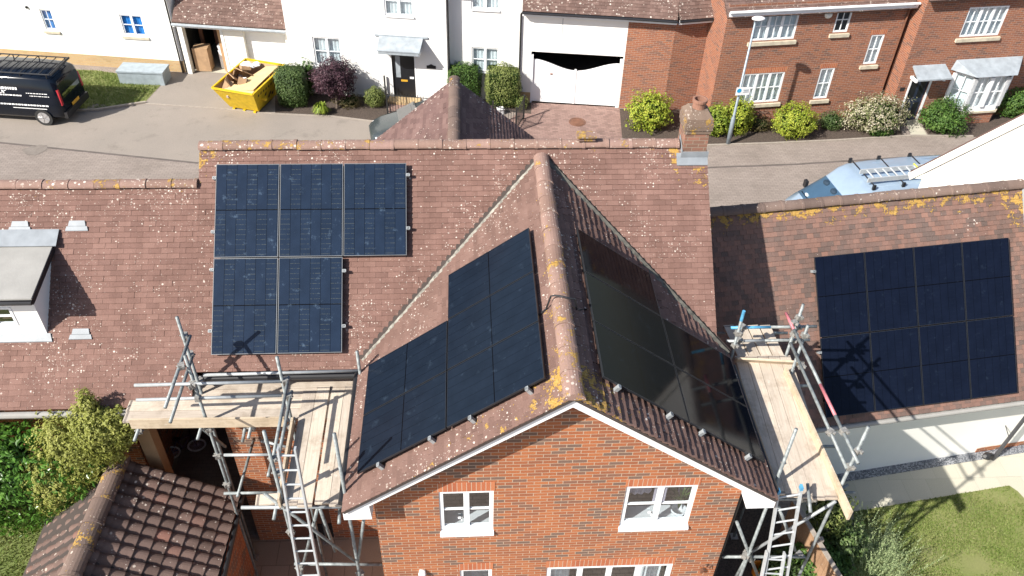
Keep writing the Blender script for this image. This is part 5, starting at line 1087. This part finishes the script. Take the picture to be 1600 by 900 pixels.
# railings
def railing(label, pts, h_=.95, gap=.11, name='iron_railing'):
    root = thing(name, label, 'railing', pts[0]); b_ = MB()
    for a, b in zip(pts, pts[1:]):
        for z in (.12, h_-.1): r_ = MB(); r_.beam(a+V((0, 0, z)), b+V((0, 0, z)), .03, .02); r_.build('rail', 'iron', root)
        n = int((b-a).length/gap)
        for k in range(1, n): c = a.lerp(b, k/n); b_.tube([c+V((0, 0, .05)), c+V((0, 0, h_))], .010, 5)
    for a in pts: p_ = MB(); p_.box(a+V((0, 0, (h_+.1)/2)), (.06, .06, h_+.1)); p_.build('post', 'iron', root)
    b_.build('bars', 'iron', root)
railing('black iron railing in front of the black front door', [F3(-.72, .1, 0), gp(606, 178), F3(1.6, 1.35, 0)])
railing('black iron railing beside the pink block driveway and the clipped bushes', [F4(-.6, .25, 0)+V((-.3, -.9, 0)), gp(805, 204), gp(850, 190)] if False else [gp(770, 196), gp(806, 206), gp(806, 206)+V((.35, .95, 0))])
m = MB(); P = gp(782, 178); m.box(P+V((0, 0, .12)), (.22, .2, .2), .3); m.box(P+V((0, 0, .24)), (.26, .24, .03), .3); tag(m.build('white_planter', 'whitebag'), 'small white square planter under the clipped bushes by the driveway', 'planter')
# skip
rim = [at(329, 137, 1.1), at(397, 150, 1.1), at(447, 102, 1.1), at(382, 92, 1.1)]       # near-left, near-right, far-right, far-left
cen = sum(rim, V((0, 0, 0)))/4
sk = thing('skip', 'yellow skip full of flattened cardboard and boards in front of the garages', 'skip', (cen.x, cen.y, 0))
ax = ((rim[2]+rim[3])/2-(rim[0]+rim[1])/2).normalized(); bx_ = ax.cross(V((0, 0, 1))); LX = 1.28; WX = .86
def S3(a, b, z): return V((cen.x, cen.y, 0))+ax*a+bx_*b+V((0, 0, z))
prof = [(-1.0, .06), (1.0, .06)]
mb = MB(); inner = .05
bot = [S3(-.75, -.62, .08), S3(.75, -.62, .08), S3(.75, .62, .08), S3(-.75, .62, .08)]; top = [S3(-LX, -WX, 1.08), S3(LX, -WX, 1.08), S3(LX, WX, 1.08), S3(-LX, WX, 1.08)]
ib = [S3(-.72, -.59, .12), S3(.72, -.59, .12), S3(.72, .59, .12), S3(-.72, .59, .12)]; it = [S3(-LX+.05, -WX+.05, 1.08), S3(LX-.05, -WX+.05, 1.08), S3(LX-.05, WX-.05, 1.08), S3(-LX+.05, WX-.05, 1.08)]
mb.mesh(bot+top+ib+it, [(3, 2, 1, 0)]+[(k, (k+1) % 4, 4+(k+1) % 4, 4+k) for k in range(4)]+[(4+k, 4+(k+1) % 4, 12+(k+1) % 4, 12+k) for k in range(4)]+[(12+k, 12+(k+1) % 4, 8+(k+1) % 4, 8+k) for k in range(4)]+[(8, 9, 10, 11)])
for k in range(9, 14): mb.mi[k] = 1
mb.build('body', ['skip', 'carton'], sk)
for s_ in (-1, 1):
    for a in (-.55, .55):
        m = MB(); m.tube([S3(a, s_*(.72), .55), S3(a, s_*(.95), .55)], .06, 10); m.build('lug', 'skip', sk)
mb = MB()
for a, b in ((0, 1), (1, 2), (2, 3), (3, 0)): mb.beam(top[a]+V((0, 0, .03)), top[b]+V((0, 0, .03)), .07, .06)
mb.build('rim', 'skip', sk)
mb = MB()
for k in range(3): mb.beam(S3(-.8, -.45+.45*k, .03), S3(.8, -.45+.45*k, .03), .1, .06)
mb.build('skid', 'skip', sk)
for k in range(9):
    mb = MB(); a = -.9+.2*k; z = .80+ru(-.02, .02); t = (z-.08)/1.0; off = .62+(WX-.62)*t+.006; q = [S3(a, off, z), S3(a+ru(.08, .15), off, z), S3(a+.1, off+.02, z+.10), S3(a+.02, off+.02, z+.1)]; mb.face(q); mb.build('worn_marking', 'skipdk', sk)
for k in range(5):
    mb = MB(); a = ru(-.6, .6); z = ru(.25, .6); t = (z-.08)/1.0; off = .62+(WX-.62)*t+.008; mb.face([S3(a, off, z), S3(a+.14, off, z-.02), S3(a+.16, off+.03, z+.13), S3(a+.05, off+.02, z+.1)]); mb.build('worn_marking', 'skipdk', sk)
yw_ = math.atan2(ax.y, ax.x)
board_ = MB(); q = [S3(-1.0, -.3, .95), S3(1.05, .15, 1.02), S3(1.05, .72, 1.14), S3(-.95, .70, 1.10)]; board_.prism(q, (0, 0, .03)); tag(board_.build('sheet_board', 'cartonlt'), 'large pale yellow board lying across the top of the skip', 'board')
board_ = MB(); q = [S3(-1.12, -.72, .92), S3(-.62, -.45, 1.0), S3(-.66, .7, 1.08), S3(-1.15, .72, 1.02)]; board_.prism(q, (0, 0, .02)); tag(board_.build('sheet_board', 'cartonlt'), 'smaller pale board across the near end of the skip', 'board')
for k, (a, b, z, sz, t, dy_, lab) in enumerate((
    (-.55, -.52, 1.02, (.62, .03, .52), (-.5, .15), .5, 'big brown cardboard sheet leaning at the near left of the skip'),
    (-.25, -.48, 1.10, (.7, .03, .5), (-.75, -.1), .9, 'upright flattened brown carton in the middle of the skip'),
    (.25, -.40, 1.15, (.8, .03, .62), (-.9, .12), 1.2, 'largest tilted brown carton beside the garage end of the skip'),
    (-.35, -.12, 1.06, (.36, .3, .26), (.35, .4), .4, 'small open cardboard box on the skip heap'),
    (-.80, -.50, .98, (.5, .34, .1), (.2, -.5), .2, 'torn cardboard box wedged in the near corner of the skip'),
    (.05, -.62, 1.08, (.55, .03, .4), (.3, .3), .1, 'narrow brown carton flap standing along the left rim of the skip'),
    (.62, -.52, 1.1, (.5, .36, .12), (.25, .3), .7, 'flat brown box near the white sacking in the skip'))):
    carton(lab, S3(a, b, z), sz, yw_+dy_, 'carton', None, t)
mb = MB()
for k in range(16): mb.ball(S3(ru(-1, 1), ru(-.7, .6), .82+ru(-.05, .1)), ru(.06, .16), 8, wob=.7, seed=k)
tag(mb.build('rubble', 'rubble'), 'loose pale rubbish filling the skip under the cartons', 'rubbish', kind='stuff')
m = MB(); m.ball(S3(-.35, -.02, 1.14), (.14, .11, .09), 10, wob=.6); tag(m.build('white_bag', 'whitebag'), 'small scrunched white bag on the skip boards', 'bag')
m = MB(); m.ball(S3(.85, -.55, 1.08), (.26, .16, .12), 10, wob=.8, seed=4); m.ball(S3(1.0, -.2, 1.1), (.16, .14, .1), 8, wob=.8, seed=5); tag(m.build('white_sacks', 'whitebag'), 'white crumpled sacking at the garage end of the skip', 'sack')
# ---- vehicles
def loft(mb, secs, fn, cap=True, mi=0):
    mb.sm = (len(secs)-1)*len(secs[0][1])
    """secs: (x, ring of (y, z)); fn maps local to world"""
    n = len(secs[0][1]); i0 = len(mb.v); vs = []
    for x, ring in secs: vs += [fn(x, y, z) for y, z in ring]
    ff = []
    for k in range(len(secs)-1):
        for j in range(n): ff.append((k*n+j, k*n+(j+1) % n, (k+1)*n+(j+1) % n, (k+1)*n+j))
    if cap: ff.append(tuple(reversed(range(n)))); ff.append(tuple(range((len(secs)-1)*n, len(secs)*n)))
    mb.mesh(vs, ff, mi)
def vring(w0, w1, wt, z0, zb, zt, r=.10):
    """half widths at sill, belt and roof"""
    h_ = [(w0*.92, z0), (w0, z0+.10), (w1, zb), (wt+.02, zt-r), (wt-r*.35, zt-r*.3), (wt-r*1.2, zt)]
    return h_+[(-a, b) for a, b in reversed(h_)]
def wheelset(root, fn, xs, hw, r=.33):
    for x in xs:
        for s_ in (-1, 1):
            t = MB(); P = fn(x, s_*(hw-.10), r); Q = fn(x, s_*(hw+.06), r); t.tube([P, Q], r, 22); wv = t.build('wheel', 'rubber', root, False)
            t = MB(); t.tube([P.lerp(Q, .96), Q+(Q-P)*.03], r*.68, 20); d1 = Q+(Q-P)*.05
            for k in range(5):
                an = 2*math.pi*k/5; e = fn(x, 0, 0); ux = (fn(x+1, 0, 0)-e); t.beam(d1, d1+ux*math.cos(an)*r*.66+V((0, 0, 1))*math.sin(an)*r*.66, .02, .05)
            t.build('rim', 'wheel', wv)
# black van: x = forward (to the left), rear at observed corner
vy = R(172.5); fx = V((math.cos(vy), math.sin(vy), 0)); lx = V((-fx.y, fx.x, 0))       # lx: van's left = toward camera
V0 = at(*(140/6.43*6.43*0+100, 189), 0)
V0 = V((-15.38, 15.98, 0))
def vf(x, y, z): return V0+fx*x+lx*y+V((0, 0, z))
van = thing('black_van', 'black van with roof rack and white lettering parked before the white house', 'van', V0+fx*2.3)
mb = MB(); secs = []
for x, w_, wt, z0, zb, zt in ((0, .80, .70, .40, .9, 1.62), (.06, .86, .74, .32, .95, 1.80), (.30, .88, .77, .30, 1.0, 1.88), (1.2, .89, .79, .28, 1.0, 1.92), (2.6, .89, .79, .28, 1.0, 1.92), (3.3, .89, .76, .28, 1.0, 1.86), (3.75, .88, .72, .28, 1.0, 1.68), (4.2, .87, .74, .30, .95, 1.18), (4.75, .82, .66, .34, .75, .98), (4.95, .70, .55, .42, .65, .80)):
    secs.append((x, vring(w_, w_+.01, wt, z0, zb, zt)))
loft(mb, secs, vf); bd_ = mb.build('body', 'vanblack', van)
wheelset(van, vf, (.85, 3.95), .86, .33)
mb = MB(); mb.face([vf(-.012, -.62, 1.05), vf(-.012, .62, 1.05), vf(.035, .60, 1.68), vf(.035, -.60, 1.68)]); mb.build('rear_window', 'glassd', van)
for s_ in (-1, 1):
    mb = MB(); mb.prism([vf(-.02, s_*.73, .85), vf(-.02, s_*.84, .85), vf(.0, s_*.80, 1.45), vf(.0, s_*.72, 1.45)], fx*.08); mb.build('tail_light', 'lamp', van)
mb = MB(); mb.box(vf(-.03, .0, .62), (.02, .52, .12), vy); np_ = mb.build('number_plate', 'amber', van)
mb = MB(); mb.prism([vf(-.08, -.84, .32), vf(-.08, .84, .32), vf(-.08, .84, .56), vf(-.08, -.84, .56)], fx*.14); mb.build('bumper', 'black', van)
mb = MB()
for s_ in (-1, 1):
    mb.tube([vf(.15, s_*.70, 2.02), vf(3.3, s_*.70, 2.02)], .025, 8)
    for x in (.3, 1.3, 2.3, 3.2): mb.tube([vf(x, s_*.70, 1.86), vf(x, s_*.70, 2.02)], .02, 6)
for k in range(9): mb.tube([vf(.25+.36*k, -.70, 2.0), vf(.25+.36*k, .70, 2.0)], .016, 6)
mb.tube([vf(.12, -.7, 2.02), vf(.12, .7, 2.02)], .04, 8)
mb.build('roof_rack', 'black', van)
mb = MB(); yy = lambda z: (.89+.012) if z <= 1.0 else .905+(.83-.905)*(z-1.0)/.82+.008
def strip(x0, x1, z, h_, dash):
    x = x0
    while x < x1:
        w_ = ru(.04, .12) if dash else x1-x0; w2 = min(w_, x1-x)
        mb.face([vf(x+w2, yy(z), z), vf(x, yy(z), z), vf(x, yy(z+h_), z+h_), vf(x+w2, yy(z+h_), z+h_)]); x += w_+.025
strip(1.5, 2.9, 1.42, .10, True); strip(1.4, 2.9, 1.18, .05, True); strip(.4, 1.2, 1.30, .03, True); strip(.35, 1.1, 1.2, .025, True); strip(.5, 2.9, .80, .06, True); strip(.6, 1.9, .68, .03, False)
for s_ in (-1, 1):
    mb.face([vf(2.15-s_*.08, yy(1.26), 1.26), vf(2.1-s_*.08, yy(1.26), 1.26), vf(2.0+s_*.08, yy(1.39), 1.39), vf(2.05+s_*.08, yy(1.39), 1.39)])
mb.build('side_lettering', 'whitepaint', van)
mb = MB()
for k in range(4): mb.face([vf(3.05, yy(1.1), 1.08), vf(3.05, yy(1.1), 1.1), vf(3.04, yy(1.1), 1.1), vf(3.04, yy(1.1), 1.08)])
mb.face([vf(3.6, .90, 1.05), vf(3.2, .90, 1.05), vf(3.25, .80, 1.6), vf(3.5, .79, 1.55)]); mb.build('side_window', 'glassd', van)
# silver van, nose to the left
vy2 = R(187.5); f2_ = V((math.cos(vy2), math.sin(vy2), 0)); l2 = V((-f2_.y, f2_.x, 0)); V2 = V((15.55, 8.72, 0))
def v2(x, y, z): return V2+f2_*x+l2*y+V((0, 0, z))
van = thing('silver_van', 'silver blue van with a ladder on its roof parked behind the right garage', 'van', V2+f2_*2.3)
mb = MB(); secs = []
for x, w_, wt, z0, zb, zt in ((-.2, .90, .78, .40, 1.0, 2.0), (.0, .95, .84, .30, 1.0, 2.1), (1.6, .96, .86, .28, 1.0, 2.15), (3.0, .96, .86, .28, 1.0, 2.13), (3.65, .96, .85, .28, 1.0, 2.09), (3.95, .96, .83, .28, 1.0, 1.99), (4.30, .95, .80, .28, 1.0, 1.72), (4.36, .95, .80, .28, 1.0, 1.66), (5.12, .93, .80, .3, .95, 1.10), (5.35, .9, .72, .34, .8, .98), (5.55, .8, .6, .4, .7, .82)):
    secs.append((x, vring(w_, w_+.01, wt, z0, zb, zt, .13)))
loft(mb, secs, v2); mb.build('body', 'silver', van)
wheelset(van, v2, (.8, 4.4), .93, .34)
mb = MB(); mb.face([v2(4.34, -.74, 1.69), v2(4.34, .74, 1.69), v2(5.14, .78, 1.11), v2(5.14, -.78, 1.11)]); ws_ = mb.build('windscreen', 'glassv', van)
mb = MB(); mb.face([v2(4.37, -.7, 1.58), v2(4.37, .7, 1.58), v2(5.06, .74, 1.085), v2(5.06, -.74, 1.085)]); mb.build('cab_floor', 'cabin', van)
for yy_ in (-.45, .05, .45):
    mb = MB(); mb.ball(v2(4.40, yy_, 1.60), (.13, .16, .08), 10); mb.build('headrest', 'cabin', van)
mb = MB(); mb.beam(v2(5.0, -.7, 1.14), v2(5.0, .7, 1.14), .12, .05); mb.build('dashboard', 'black', van)
mb = MB(); mb.ball(v2(4.95, -.45, 1.19), (.10, .14, .04), 10); mb.build('paper', 'whitebag', van)
mb = MB()
for s_ in (-1, 1): mb.box(v2(4.75, s_*1.06, 1.2), (.10, .16, .24), vy2)
mb.build('wing_mirror', 'black', van)
mb = MB()
for s_ in (-1, 1): mb.face([v2(3.6, s_*.935, 1.12), v2(4.3, s_*.935, 1.10), v2(4.1, s_*.86, 1.60), v2(3.62, s_*.86, 1.68)])
mb.build('side_window', 'glassd', van)
mb = MB()
for x in (1.5, 2.6, 3.6):
    mb = MB(); mb.tube([v2(x, -.80, 2.22), v2(x, .80, 2.22)], .02, 8)
    for s_ in (-1, 1): mb.box(v2(x, s_*.78, 2.17), (.10, .06, .16), vy2)
    mb.build('roof_bar', 'black', van)
mb = MB()
for k in range(4): mb.beam(v2(.2, -.6+.3*k, 2.152), v2(2.9, -.6+.3*k, 2.128), .04, .015)
mb.build('roof_rib', 'silver', van)
lad = thing('ladder', 'aluminium ladder strapped on the silver van roof', 'ladder', v2(1.8, .3, 2.25))
for yy_ in (.08, .57):
    m = MB(); m.beam(v2(.9, yy_, 2.31), v2(3.75, yy_, 2.31), .04, .15); m.build('stile', 'alu', lad)
for k in range(10): m = MB(); m.tube([v2(1.1+.27*k, .1, 2.35), v2(1.1+.27*k, .55, 2.35)], .026, 6); m.build('rung', 'alu', lad)
m = MB(); m.tube([v2(1.9, .03, 2.2), v2(1.9, .03, 2.41), v2(1.9, .62, 2.41), v2(1.9, .62, 2.2)], .02, 6); m.build('strap', 'strap', lad)
# grey car, only its bonnet end shows behind the rear roof
vy3 = R(189); f3_ = V((math.cos(vy3), math.sin(vy3), 0)); l3 = V((-f3_.y, f3_.x, 0)); V3 = V((-4.0, 13.62, 0))-f3_*4.15
def v3(x, y, z): return V3+f3_*x+l3*y+V((0, 0, z))
car = thing('grey_car', 'grey car whose bonnet shows beside the dark rear roof gable', 'car', V3+f3_*2)
mb = MB(); secs = []
for x, w_, wt, z0, zb, zt in ((0, .70, .6, .4, .7, .85), (.25, .84, .7, .3, .75, 1.0), (1.0, .87, .62, .25, .8, 1.4), (1.9, .87, .62, .25, .8, 1.46), (2.6, .87, .66, .25, .8, 1.28), (3.1, .87, .76, .25, .75, .98), (3.7, .85, .74, .28, .65, .86), (3.95, .80, .66, .3, .62, .78), (4.1, .68, .54, .34, .58, .70), (4.2, .50, .40, .40, .55, .62)):
    secs.append((x, vring(w_, w_+.01, wt, z0, zb, zt, .12)))
loft(mb, secs, v3); mb.build('body', 'greycar', car)
wheelset(car, v3, (.75, 3.4), .84, .31)
mb = MB(); mb.face([v3(2.45, -.62, 1.36), v3(2.45, .62, 1.36), v3(3.12, .72, 1.0), v3(3.12, -.72, 1.0)]); mb.build('windscreen', 'glassd', car)
for s_ in (-1, 1):
    mb = MB(); mb.ball(v3(3.93, s_*.58, .66), (.12, .12, .05), 10); mb.build('headlight', 'whitepaint', car, True)

# ================================================================== PLANTING
def gpc(x, y, h_): P = gp(x, y); return P
P = gp(457, 172); bush('clipped_box_bush', 'tall clipped dark green bush beside the yellow skip', (P.x+.02, P.y+.55, .78), (.62, .58, .82), 9000, .055, 'l_box', box=.62, seed=1, lump=.08, asp=.8)
# purple tree
P = gp(527, 170); t = thing('purple_tree', 'purple-leaved ball tree on a short trunk before the white house', 'tree', P)
m = MB(); m.tube([P, P+V((.02, .05, .5)), P+V((0, .1, 1.0))], [.06, .05, .04], 8)
for k in range(7): an = k*.9; m.tube([P+V((.02, .05, .55)), P+V((.4*math.cos(an), .1+.4*math.sin(an), 1.1))], [.03, .012], 6)
m.build('trunk', 'bark', t)
m = MB(); leaves(m, P+V((-.05, .25, 1.22)), (.86, .8, .72), 7000, .085, seed=2, lump=.4, inner=.55); m.build('crown', 'l_pur', t)
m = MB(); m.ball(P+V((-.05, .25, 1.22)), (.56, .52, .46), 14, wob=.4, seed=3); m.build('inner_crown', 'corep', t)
P = gp(503, 178); m = MB(); root = thing('grass_clump', 'small bright yellow-green leafy clump at the foot of the purple tree', 'plant', P)
for _ in range(260):
    an = ru(0, 6.3); r_ = ru(.15, .42); d = V((math.cos(an), math.sin(an), 0)); t_ = V((-d.y, d.x, 0))*.018; hh = ru(.2, .45); a = P+d*.04; b = P+d*r_*.6+V((0, 0, hh)); c = P+d*r_+V((0, 0, hh*.55))
    m.face([a-t_, a+t_, b+t_, b-t_]); m.face([b-t_, b+t_, c])
m.build('leaf_blades', 'l_lime', root)
P = gp(470, 160); bush('loose_shrub', 'thin dark shrub between the clipped bush and the purple tree', (P.x+.35, P.y+.5, .85), (.3, .3, .8), 1200, .09, 'l_green', seed=11, lump=.5, inner=.3)
P = gp(545, 168); bush('low_brown_shrub', 'low brown shrub under the right side of the purple tree', (P.x, P.y+.15, .25), (.6, .4, .3), 1500, .06, 'l_brown', seed=12, lump=.5)
P = gp(586, 172); bush('small_green_bush', 'small round olive bush left of the iron railing', (P.x, P.y+.3, .42), (.42, .4, .42), 3000, .05, 'l_olive', seed=4, lump=.2)
P = gp(728, 163); bush('clipped_bush', 'clipped green bush at the white house corner behind the dark roof peak', (P.x-.05, P.y+.30, .85), (.72, .55, .80), 7000, .055, 'l_green', box=.5, seed=5, lump=.12)
P = gp(718, 140); bush('flowering_bush', 'yellow-flowered bush behind the clipped bush at the white house corner', (P.x+.1, P.y-.45, .9), (.6, .4, .62), 2600, .06, 'l_lime', seed=13, lump=.4)
P = gp(787, 172); bush('clipped_bush', 'clipped rounded green bush beside the white gates', (P.x-.02, P.y+.45, .86), (.74, .6, .86), 8000, .055, 'l_olive', box=.5, seed=6, lump=.12)
P = gp(810, 168); bush('small_shrub', 'little olive shrub by the gate end of the railing', (P.x+.1, P.y-.15, .3), (.3, .25, .3), 800, .05, 'l_olive', seed=14, lump=.3)
P = gp(1015, 211); bush('yellow_shrub', 'bright yellow-green shrub left of the chimney against the brick wall', (P.x, P.y+.55, .72), (.84, .7, .76), 4200, .10, 'l_yel', seed=7, lump=.5, inner=.6)
P = gp(1122, 216); bush('variegated_shrub', 'cream and green variegated shrub behind the chimney pot', (P.x-.15, P.y+.3, .6), (.62, .5, .62), 3000, .09, 'l_lime', seed=8, lump=.55)
P = gp(1152, 215); bush('yellow_shrub', 'golden shrub right behind the street lamp post', (P.x+.05, P.y+.45, .68), (.55, .5, .72), 3200, .085, 'l_yel', seed=15, lump=.5)
P = gp(1187, 208); bush('low_brown_shrub', 'low brownish heather between the lamp post and the round golden shrub', (P.x, P.y+.2, .28), (.5, .35, .32), 1500, .05, 'l_brown', seed=16, lump=.4)
P = gp(1243, 222); bush('round_shrub', 'dense round bright lime shrub under the narrow ground floor window', (P.x, P.y+.55, .62), (.84, .72, .66), 5200, .075, 'l_yel', seed=9, lump=.32)
P = gp(1298, 205); bush('dark_shrub', 'small dark green shrub between the lime shrub and the white-flowered shrub', (P.x, P.y+.2, .35), (.5, .4, .38), 1600, .06, 'l_box', seed=17, lump=.4)
P = gp(1368, 212); bush('flowering_shrub', 'wide shrub covered in cream blossom left of the dark front door', (P.x, P.y+.5, .68), (1.28, .75, .74), 6500, .085, 'l_white', seed=10, lump=.5, inner=.6)
P = gp(1376, 214); bush('low_green_shrub', 'low green plant at the kerb below the cream blossom', (P.x, P.y+.1, .2), (.5, .25, .25), 900, .06, 'l_green', seed=18, lump=.3)
P = gp(1477, 212); bush('green_shrub', 'spreading mid green shrub right of the front path', (P.x, P.y+.55, .55), (.9, .8, .62), 5200, .085, 'l_green', seed=19, lump=.6, inner=.6)
P = gp(1462, 190); bush('green_shrub', 'darker green shrub close to the canopied door', (P.x+.05, P.y+.15, .5), (.5, .45, .55), 2400, .08, 'l_box', seed=20, lump=.35)
P = gp(1580, 185); bush('hedge', 'long leafy green hedge below the bay window at the right edge', (P.x+.6, P.y+.3, .6), (1.7, .6, .65), 6500, .09, 'l_green', seed=21, lump=.3)
# back garden
bush('laurel_hedge', 'tall glossy dark laurel hedge below the dormer house eave at the left edge', (-10.0, -3.65, 3.55), (2.6, .62, 1.55), 15000, .11, 'l_laurel', cat='hedge', seed=30, lump=.3, base=1.0, asp=.5, inner=.75)
rt = thing('golden_conifer', 'tall yellow-green conifer between the laurel hedge and the pantiled outbuilding', 'shrub', (-8.1, -3.8, .9))
m = MB(); k_ = MB()
for c, r_, n_ in (((-7.75, -3.72, 4.1), (.55, .35, 1.15), 6000), ((-7.15, -3.72, 4.75), (.48, .32, .8), 4800), ((-8.35, -3.8, 3.3), (.5, .35, 1.0), 4500), ((-7.1, -3.72, 5.45), (.16, .16, .45), 600), ((-6.75, -3.7, 4.9), (.3, .25, .5), 1800)):
    leaves(m, c, r_, int(n_*1.5), .058, seed=31+n_*.001, lump=.38, inner=.68); k_.ball(c, [q*.68 for q in r_], 12, wob=.3)
m.build('foliage', 'l_conifer', rt); k_.tube([(-8.1, -3.8, .9), (-7.7, -3.75, 3)], .08, 8); k_.build('twigs', 'corey', rt)
P = at(1362, 893, 0); root = thing('silver_shrub', 'feathery silver-green upright shrub at the edge of the lawn, bottom right', 'shrub', P)
m = MB()
for _ in range(260):
    b0 = P+V((ru(-.5, .5), ru(-.4, .5), 0)); an = ru(0, 6.3); tl = ru(.1, .75); top = b0+V((math.cos(an)*tl, math.sin(an)*tl+.05, ru(.7, 1.3))); n = 30
    for k in range(n):
        t_ = .2+.8*k/n; c = b0.lerp(top, t_)+V((0, 0, -.15*tl*t_*(1-t_))); a2 = ru(0, 6.3); d = V((math.cos(a2), math.sin(a2), ru(.2, 1))).normalized(); s_ = V((-d.y, d.x, 0))*.012; l_ = ru(.05, .09)
        m.face([c-s_, c+d*l_*.5+s_*.5, c+d*l_, c+s_])
m.build('foliage', 'l_silver', root)
for nm, lab, px, py, zz_, rad, n, sz, mt, sd_ in (('green_shrub', 'bright green leafy shrub under the right scaffold ladder', 1268, 880, .5, (.6, .55, .55), 3000, .09, 'l_green', 40), ('green_shrub', 'dark green shrub beside the fence below the right scaffold', 1225, 895, .4, (.5, .5, .5), 2200, .09, 'l_box', 41), ('climbing_plant', 'cream-edged climbing plant at the lawn end of the right platform', 1295, 800, 1.0, (.45, .5, .75), 2200, .08, 'l_olive', 42), ('dark_shrub', 'dark leafy shrub in the shade beside the lawn', 1325, 850, .5, (.5, .5, .5), 2200, .08, 'l_box', 43), ('green_shrub', 'small light green shrub between fence and silver shrub', 1300, 890, .35, (.45, .4, .4), 1800, .08, 'l_green', 44)):
    P = at(px, py, zz_); bush(nm, lab, (P.x, P.y, zz_), rad, n, sz, mt, seed=sd_, lump=.35, base=0)
# fence
A0, A1 = at(1238, 782, 1.5), at(1318, 915, 1.5); fr_ = thing('timber_fence', 'low brown close-boarded fence running between the houses below the right scaffold', 'fence', (A0.x, A0.y, 0))
m = MB(); L = (A1-A0).length; n = int(L/.11); d = (A1-A0)/n
for k in range(n): a = A0+d*k; b = A0+d*(k+.93); dz = ru(-.01, .01); m.prism([V((a.x, a.y, .05)), V((b.x, b.y, .05)), V((b.x, b.y, 1.5+dz)), V((a.x, a.y, 1.5+dz))], (.02+.012*(k % 2), 0, 0))
m.build('boards', 'fence', fr_)
for k in range(3): P = A0.lerp(A1, k/2); m = MB(); m.box((P.x+.07, P.y, .8), (.09, .09, 1.6)); m.build('post', 'kerb', fr_)
m = MB(); m.beam((A0.x+.02, A0.y, 1.53), (A1.x+.02, A1.y, 1.53), .09, .04); m.build('capping', 'kerb', fr_)
# dark pole at garage wall
P = at(1546, 712, 0)+GA.N*.12; pr = thing('dark_pole', 'dark upright pole standing by the gravel against the white garage wall', 'pole', P)
m = MB(); m.tube([P, P+V((.22, -.05, 3.0))], .045, 10); m.build('post', 'darkpost', pr)
m = MB(); m.ball(P+V((-.12, .05, .08)), (.15, .1, .1), 8, wob=.5); m.build('base', 'black', pr)
m = MB()
for z in (.9,): m.tube([P+V((.03, -.03, z)), P+V((.1, .35, z+.05))], .012, 6)
m.build('bracket', 'darkpost', pr)
# bicycle in the carport
P = at(308, 697, .18); bk = thing('childs_bicycle', 'small bicycle with white wheels in the dark passage behind the left scaffold', 'bicycle', (P.x, P.y, 0))
def ringm(c, r, tr, ax_): 
    m = MB(); pts = []; u_ = ax_.cross(V((0, 0, 1))).normalized()
    for k in range(25): an = 2*math.pi*k/24; pts.append(c+u_*math.cos(an)*r+V((0, 0, 1))*math.sin(an)*r)
    m.tube(pts, tr, 6, caps=False); return m, u_
ax_ = V((.35, -.9, 0)).normalized(); c1_ = V((P.x, P.y, .22)); c2_ = c1_+ax_.cross(V((0, 0, 1)))*.6
for c in (c1_, c2_):
    m, u_ = ringm(c, .2, .025, ax_)
    wv = m.build('wheel', 'whitepaint', bk)
    m = MB()
    for k in range(8): an = math.pi*k/8; e = u_*math.cos(an)*.19+V((0, 0, 1))*math.sin(an)*.19; m.tube([c-e, c+e], .006, 5)
    m.build('spokes', 'lilaccloth', wv)
m = MB(); s_ = c1_.lerp(c2_, .65)+V((0, 0, .35)); hd = c1_+V((0, 0, .42))+(c2_-c1_)*.1; bb = c1_.lerp(c2_, .5)+V((0, 0, .05))
for a, b in ((c1_, hd), (hd, s_), (hd, bb), (bb, s_), (bb, c2_), (s_, c2_)): m.tube([a, b], .016, 6)
m.build('frame', 'purplepot', bk)
m = MB(); m.tube([hd+V((0, 0, .08))-ax_*.2, hd+V((0, 0, .08))+ax_*.2], .014, 6); m.build('handlebar', 'black', bk)
m = MB(); m.ball(s_+V((0, 0, .06)), (.1, .07, .035), 8); m.build('saddle', 'black', bk)
# cloth heap on the patio
P = at(522, 806, .55); c_ = thing('patio_cushion', 'dark seat with pale lilac cloth on the patio behind the left ladder', 'cushion', (P.x, P.y, 0))
m = MB(); m.box((P.x+.05, P.y+.1, .28), (1.1, .6, .5), .05); m.build('seat', 'black', c_)
m = MB()
for k, (x, y, r_) in enumerate(((-.12, 0, .1), (.12, -.03, .12), (.4, .12, .09))): m.box((P.x+x, P.y+y, .56), (.12, .32, .03), .5+.3*k)
m.build('cloth', 'lilaccloth', c_)
# orange thing by the right scaffold foot
P = at(1187, 885, .3); m = MB(); m.lathe((P.x, P.y, .02), [(0.001, 0), (.12, 0), (.14, .25), (.15, .28), (.12, .28), (.10, .04)], 14); tag(m.build('orange_pot', 'orange'), 'small orange pot on the ground beneath the right scaffold joint', 'pot')
# plant inside the right bedroom window
P = aty(1058, 802, -5.66); pt_ = thing('potted_plant', 'spiky green houseplant in a white bowl behind the right upper window', 'houseplant', P)
m = MB(); m.lathe(P, [(.001, 0), (.07, 0), (.13, .10), (.14, .16), (.12, .16), (.10, .1)], 16); m.build('bowl', 'whitepot', pt_, True)
m = MB()
for k in range(34):
    an = ru(0, 6.3); d = V((math.cos(an), math.sin(an)*.6, 0)); t_ = V((-d.y, d.x, 0))*.02; a = P+V((0, 0, .14)); b = a+d*ru(.05, .13)+V((0, 0, ru(.25, .5))); c = b+d*.14+V((0, 0, ru(.05, .2))); m.face([a-t_*.5, a+t_*.5, b+t_, b-t_]); m.face([b-t_, b+t_, c])
m.build('leaf_blades', 'l_green', pt_)
for o in bpy.data.objects:
    if o.get('label') and len(o['label'].split()) > 16: print('LONG', o['label'])
print('objects', len(bpy.data.objects))
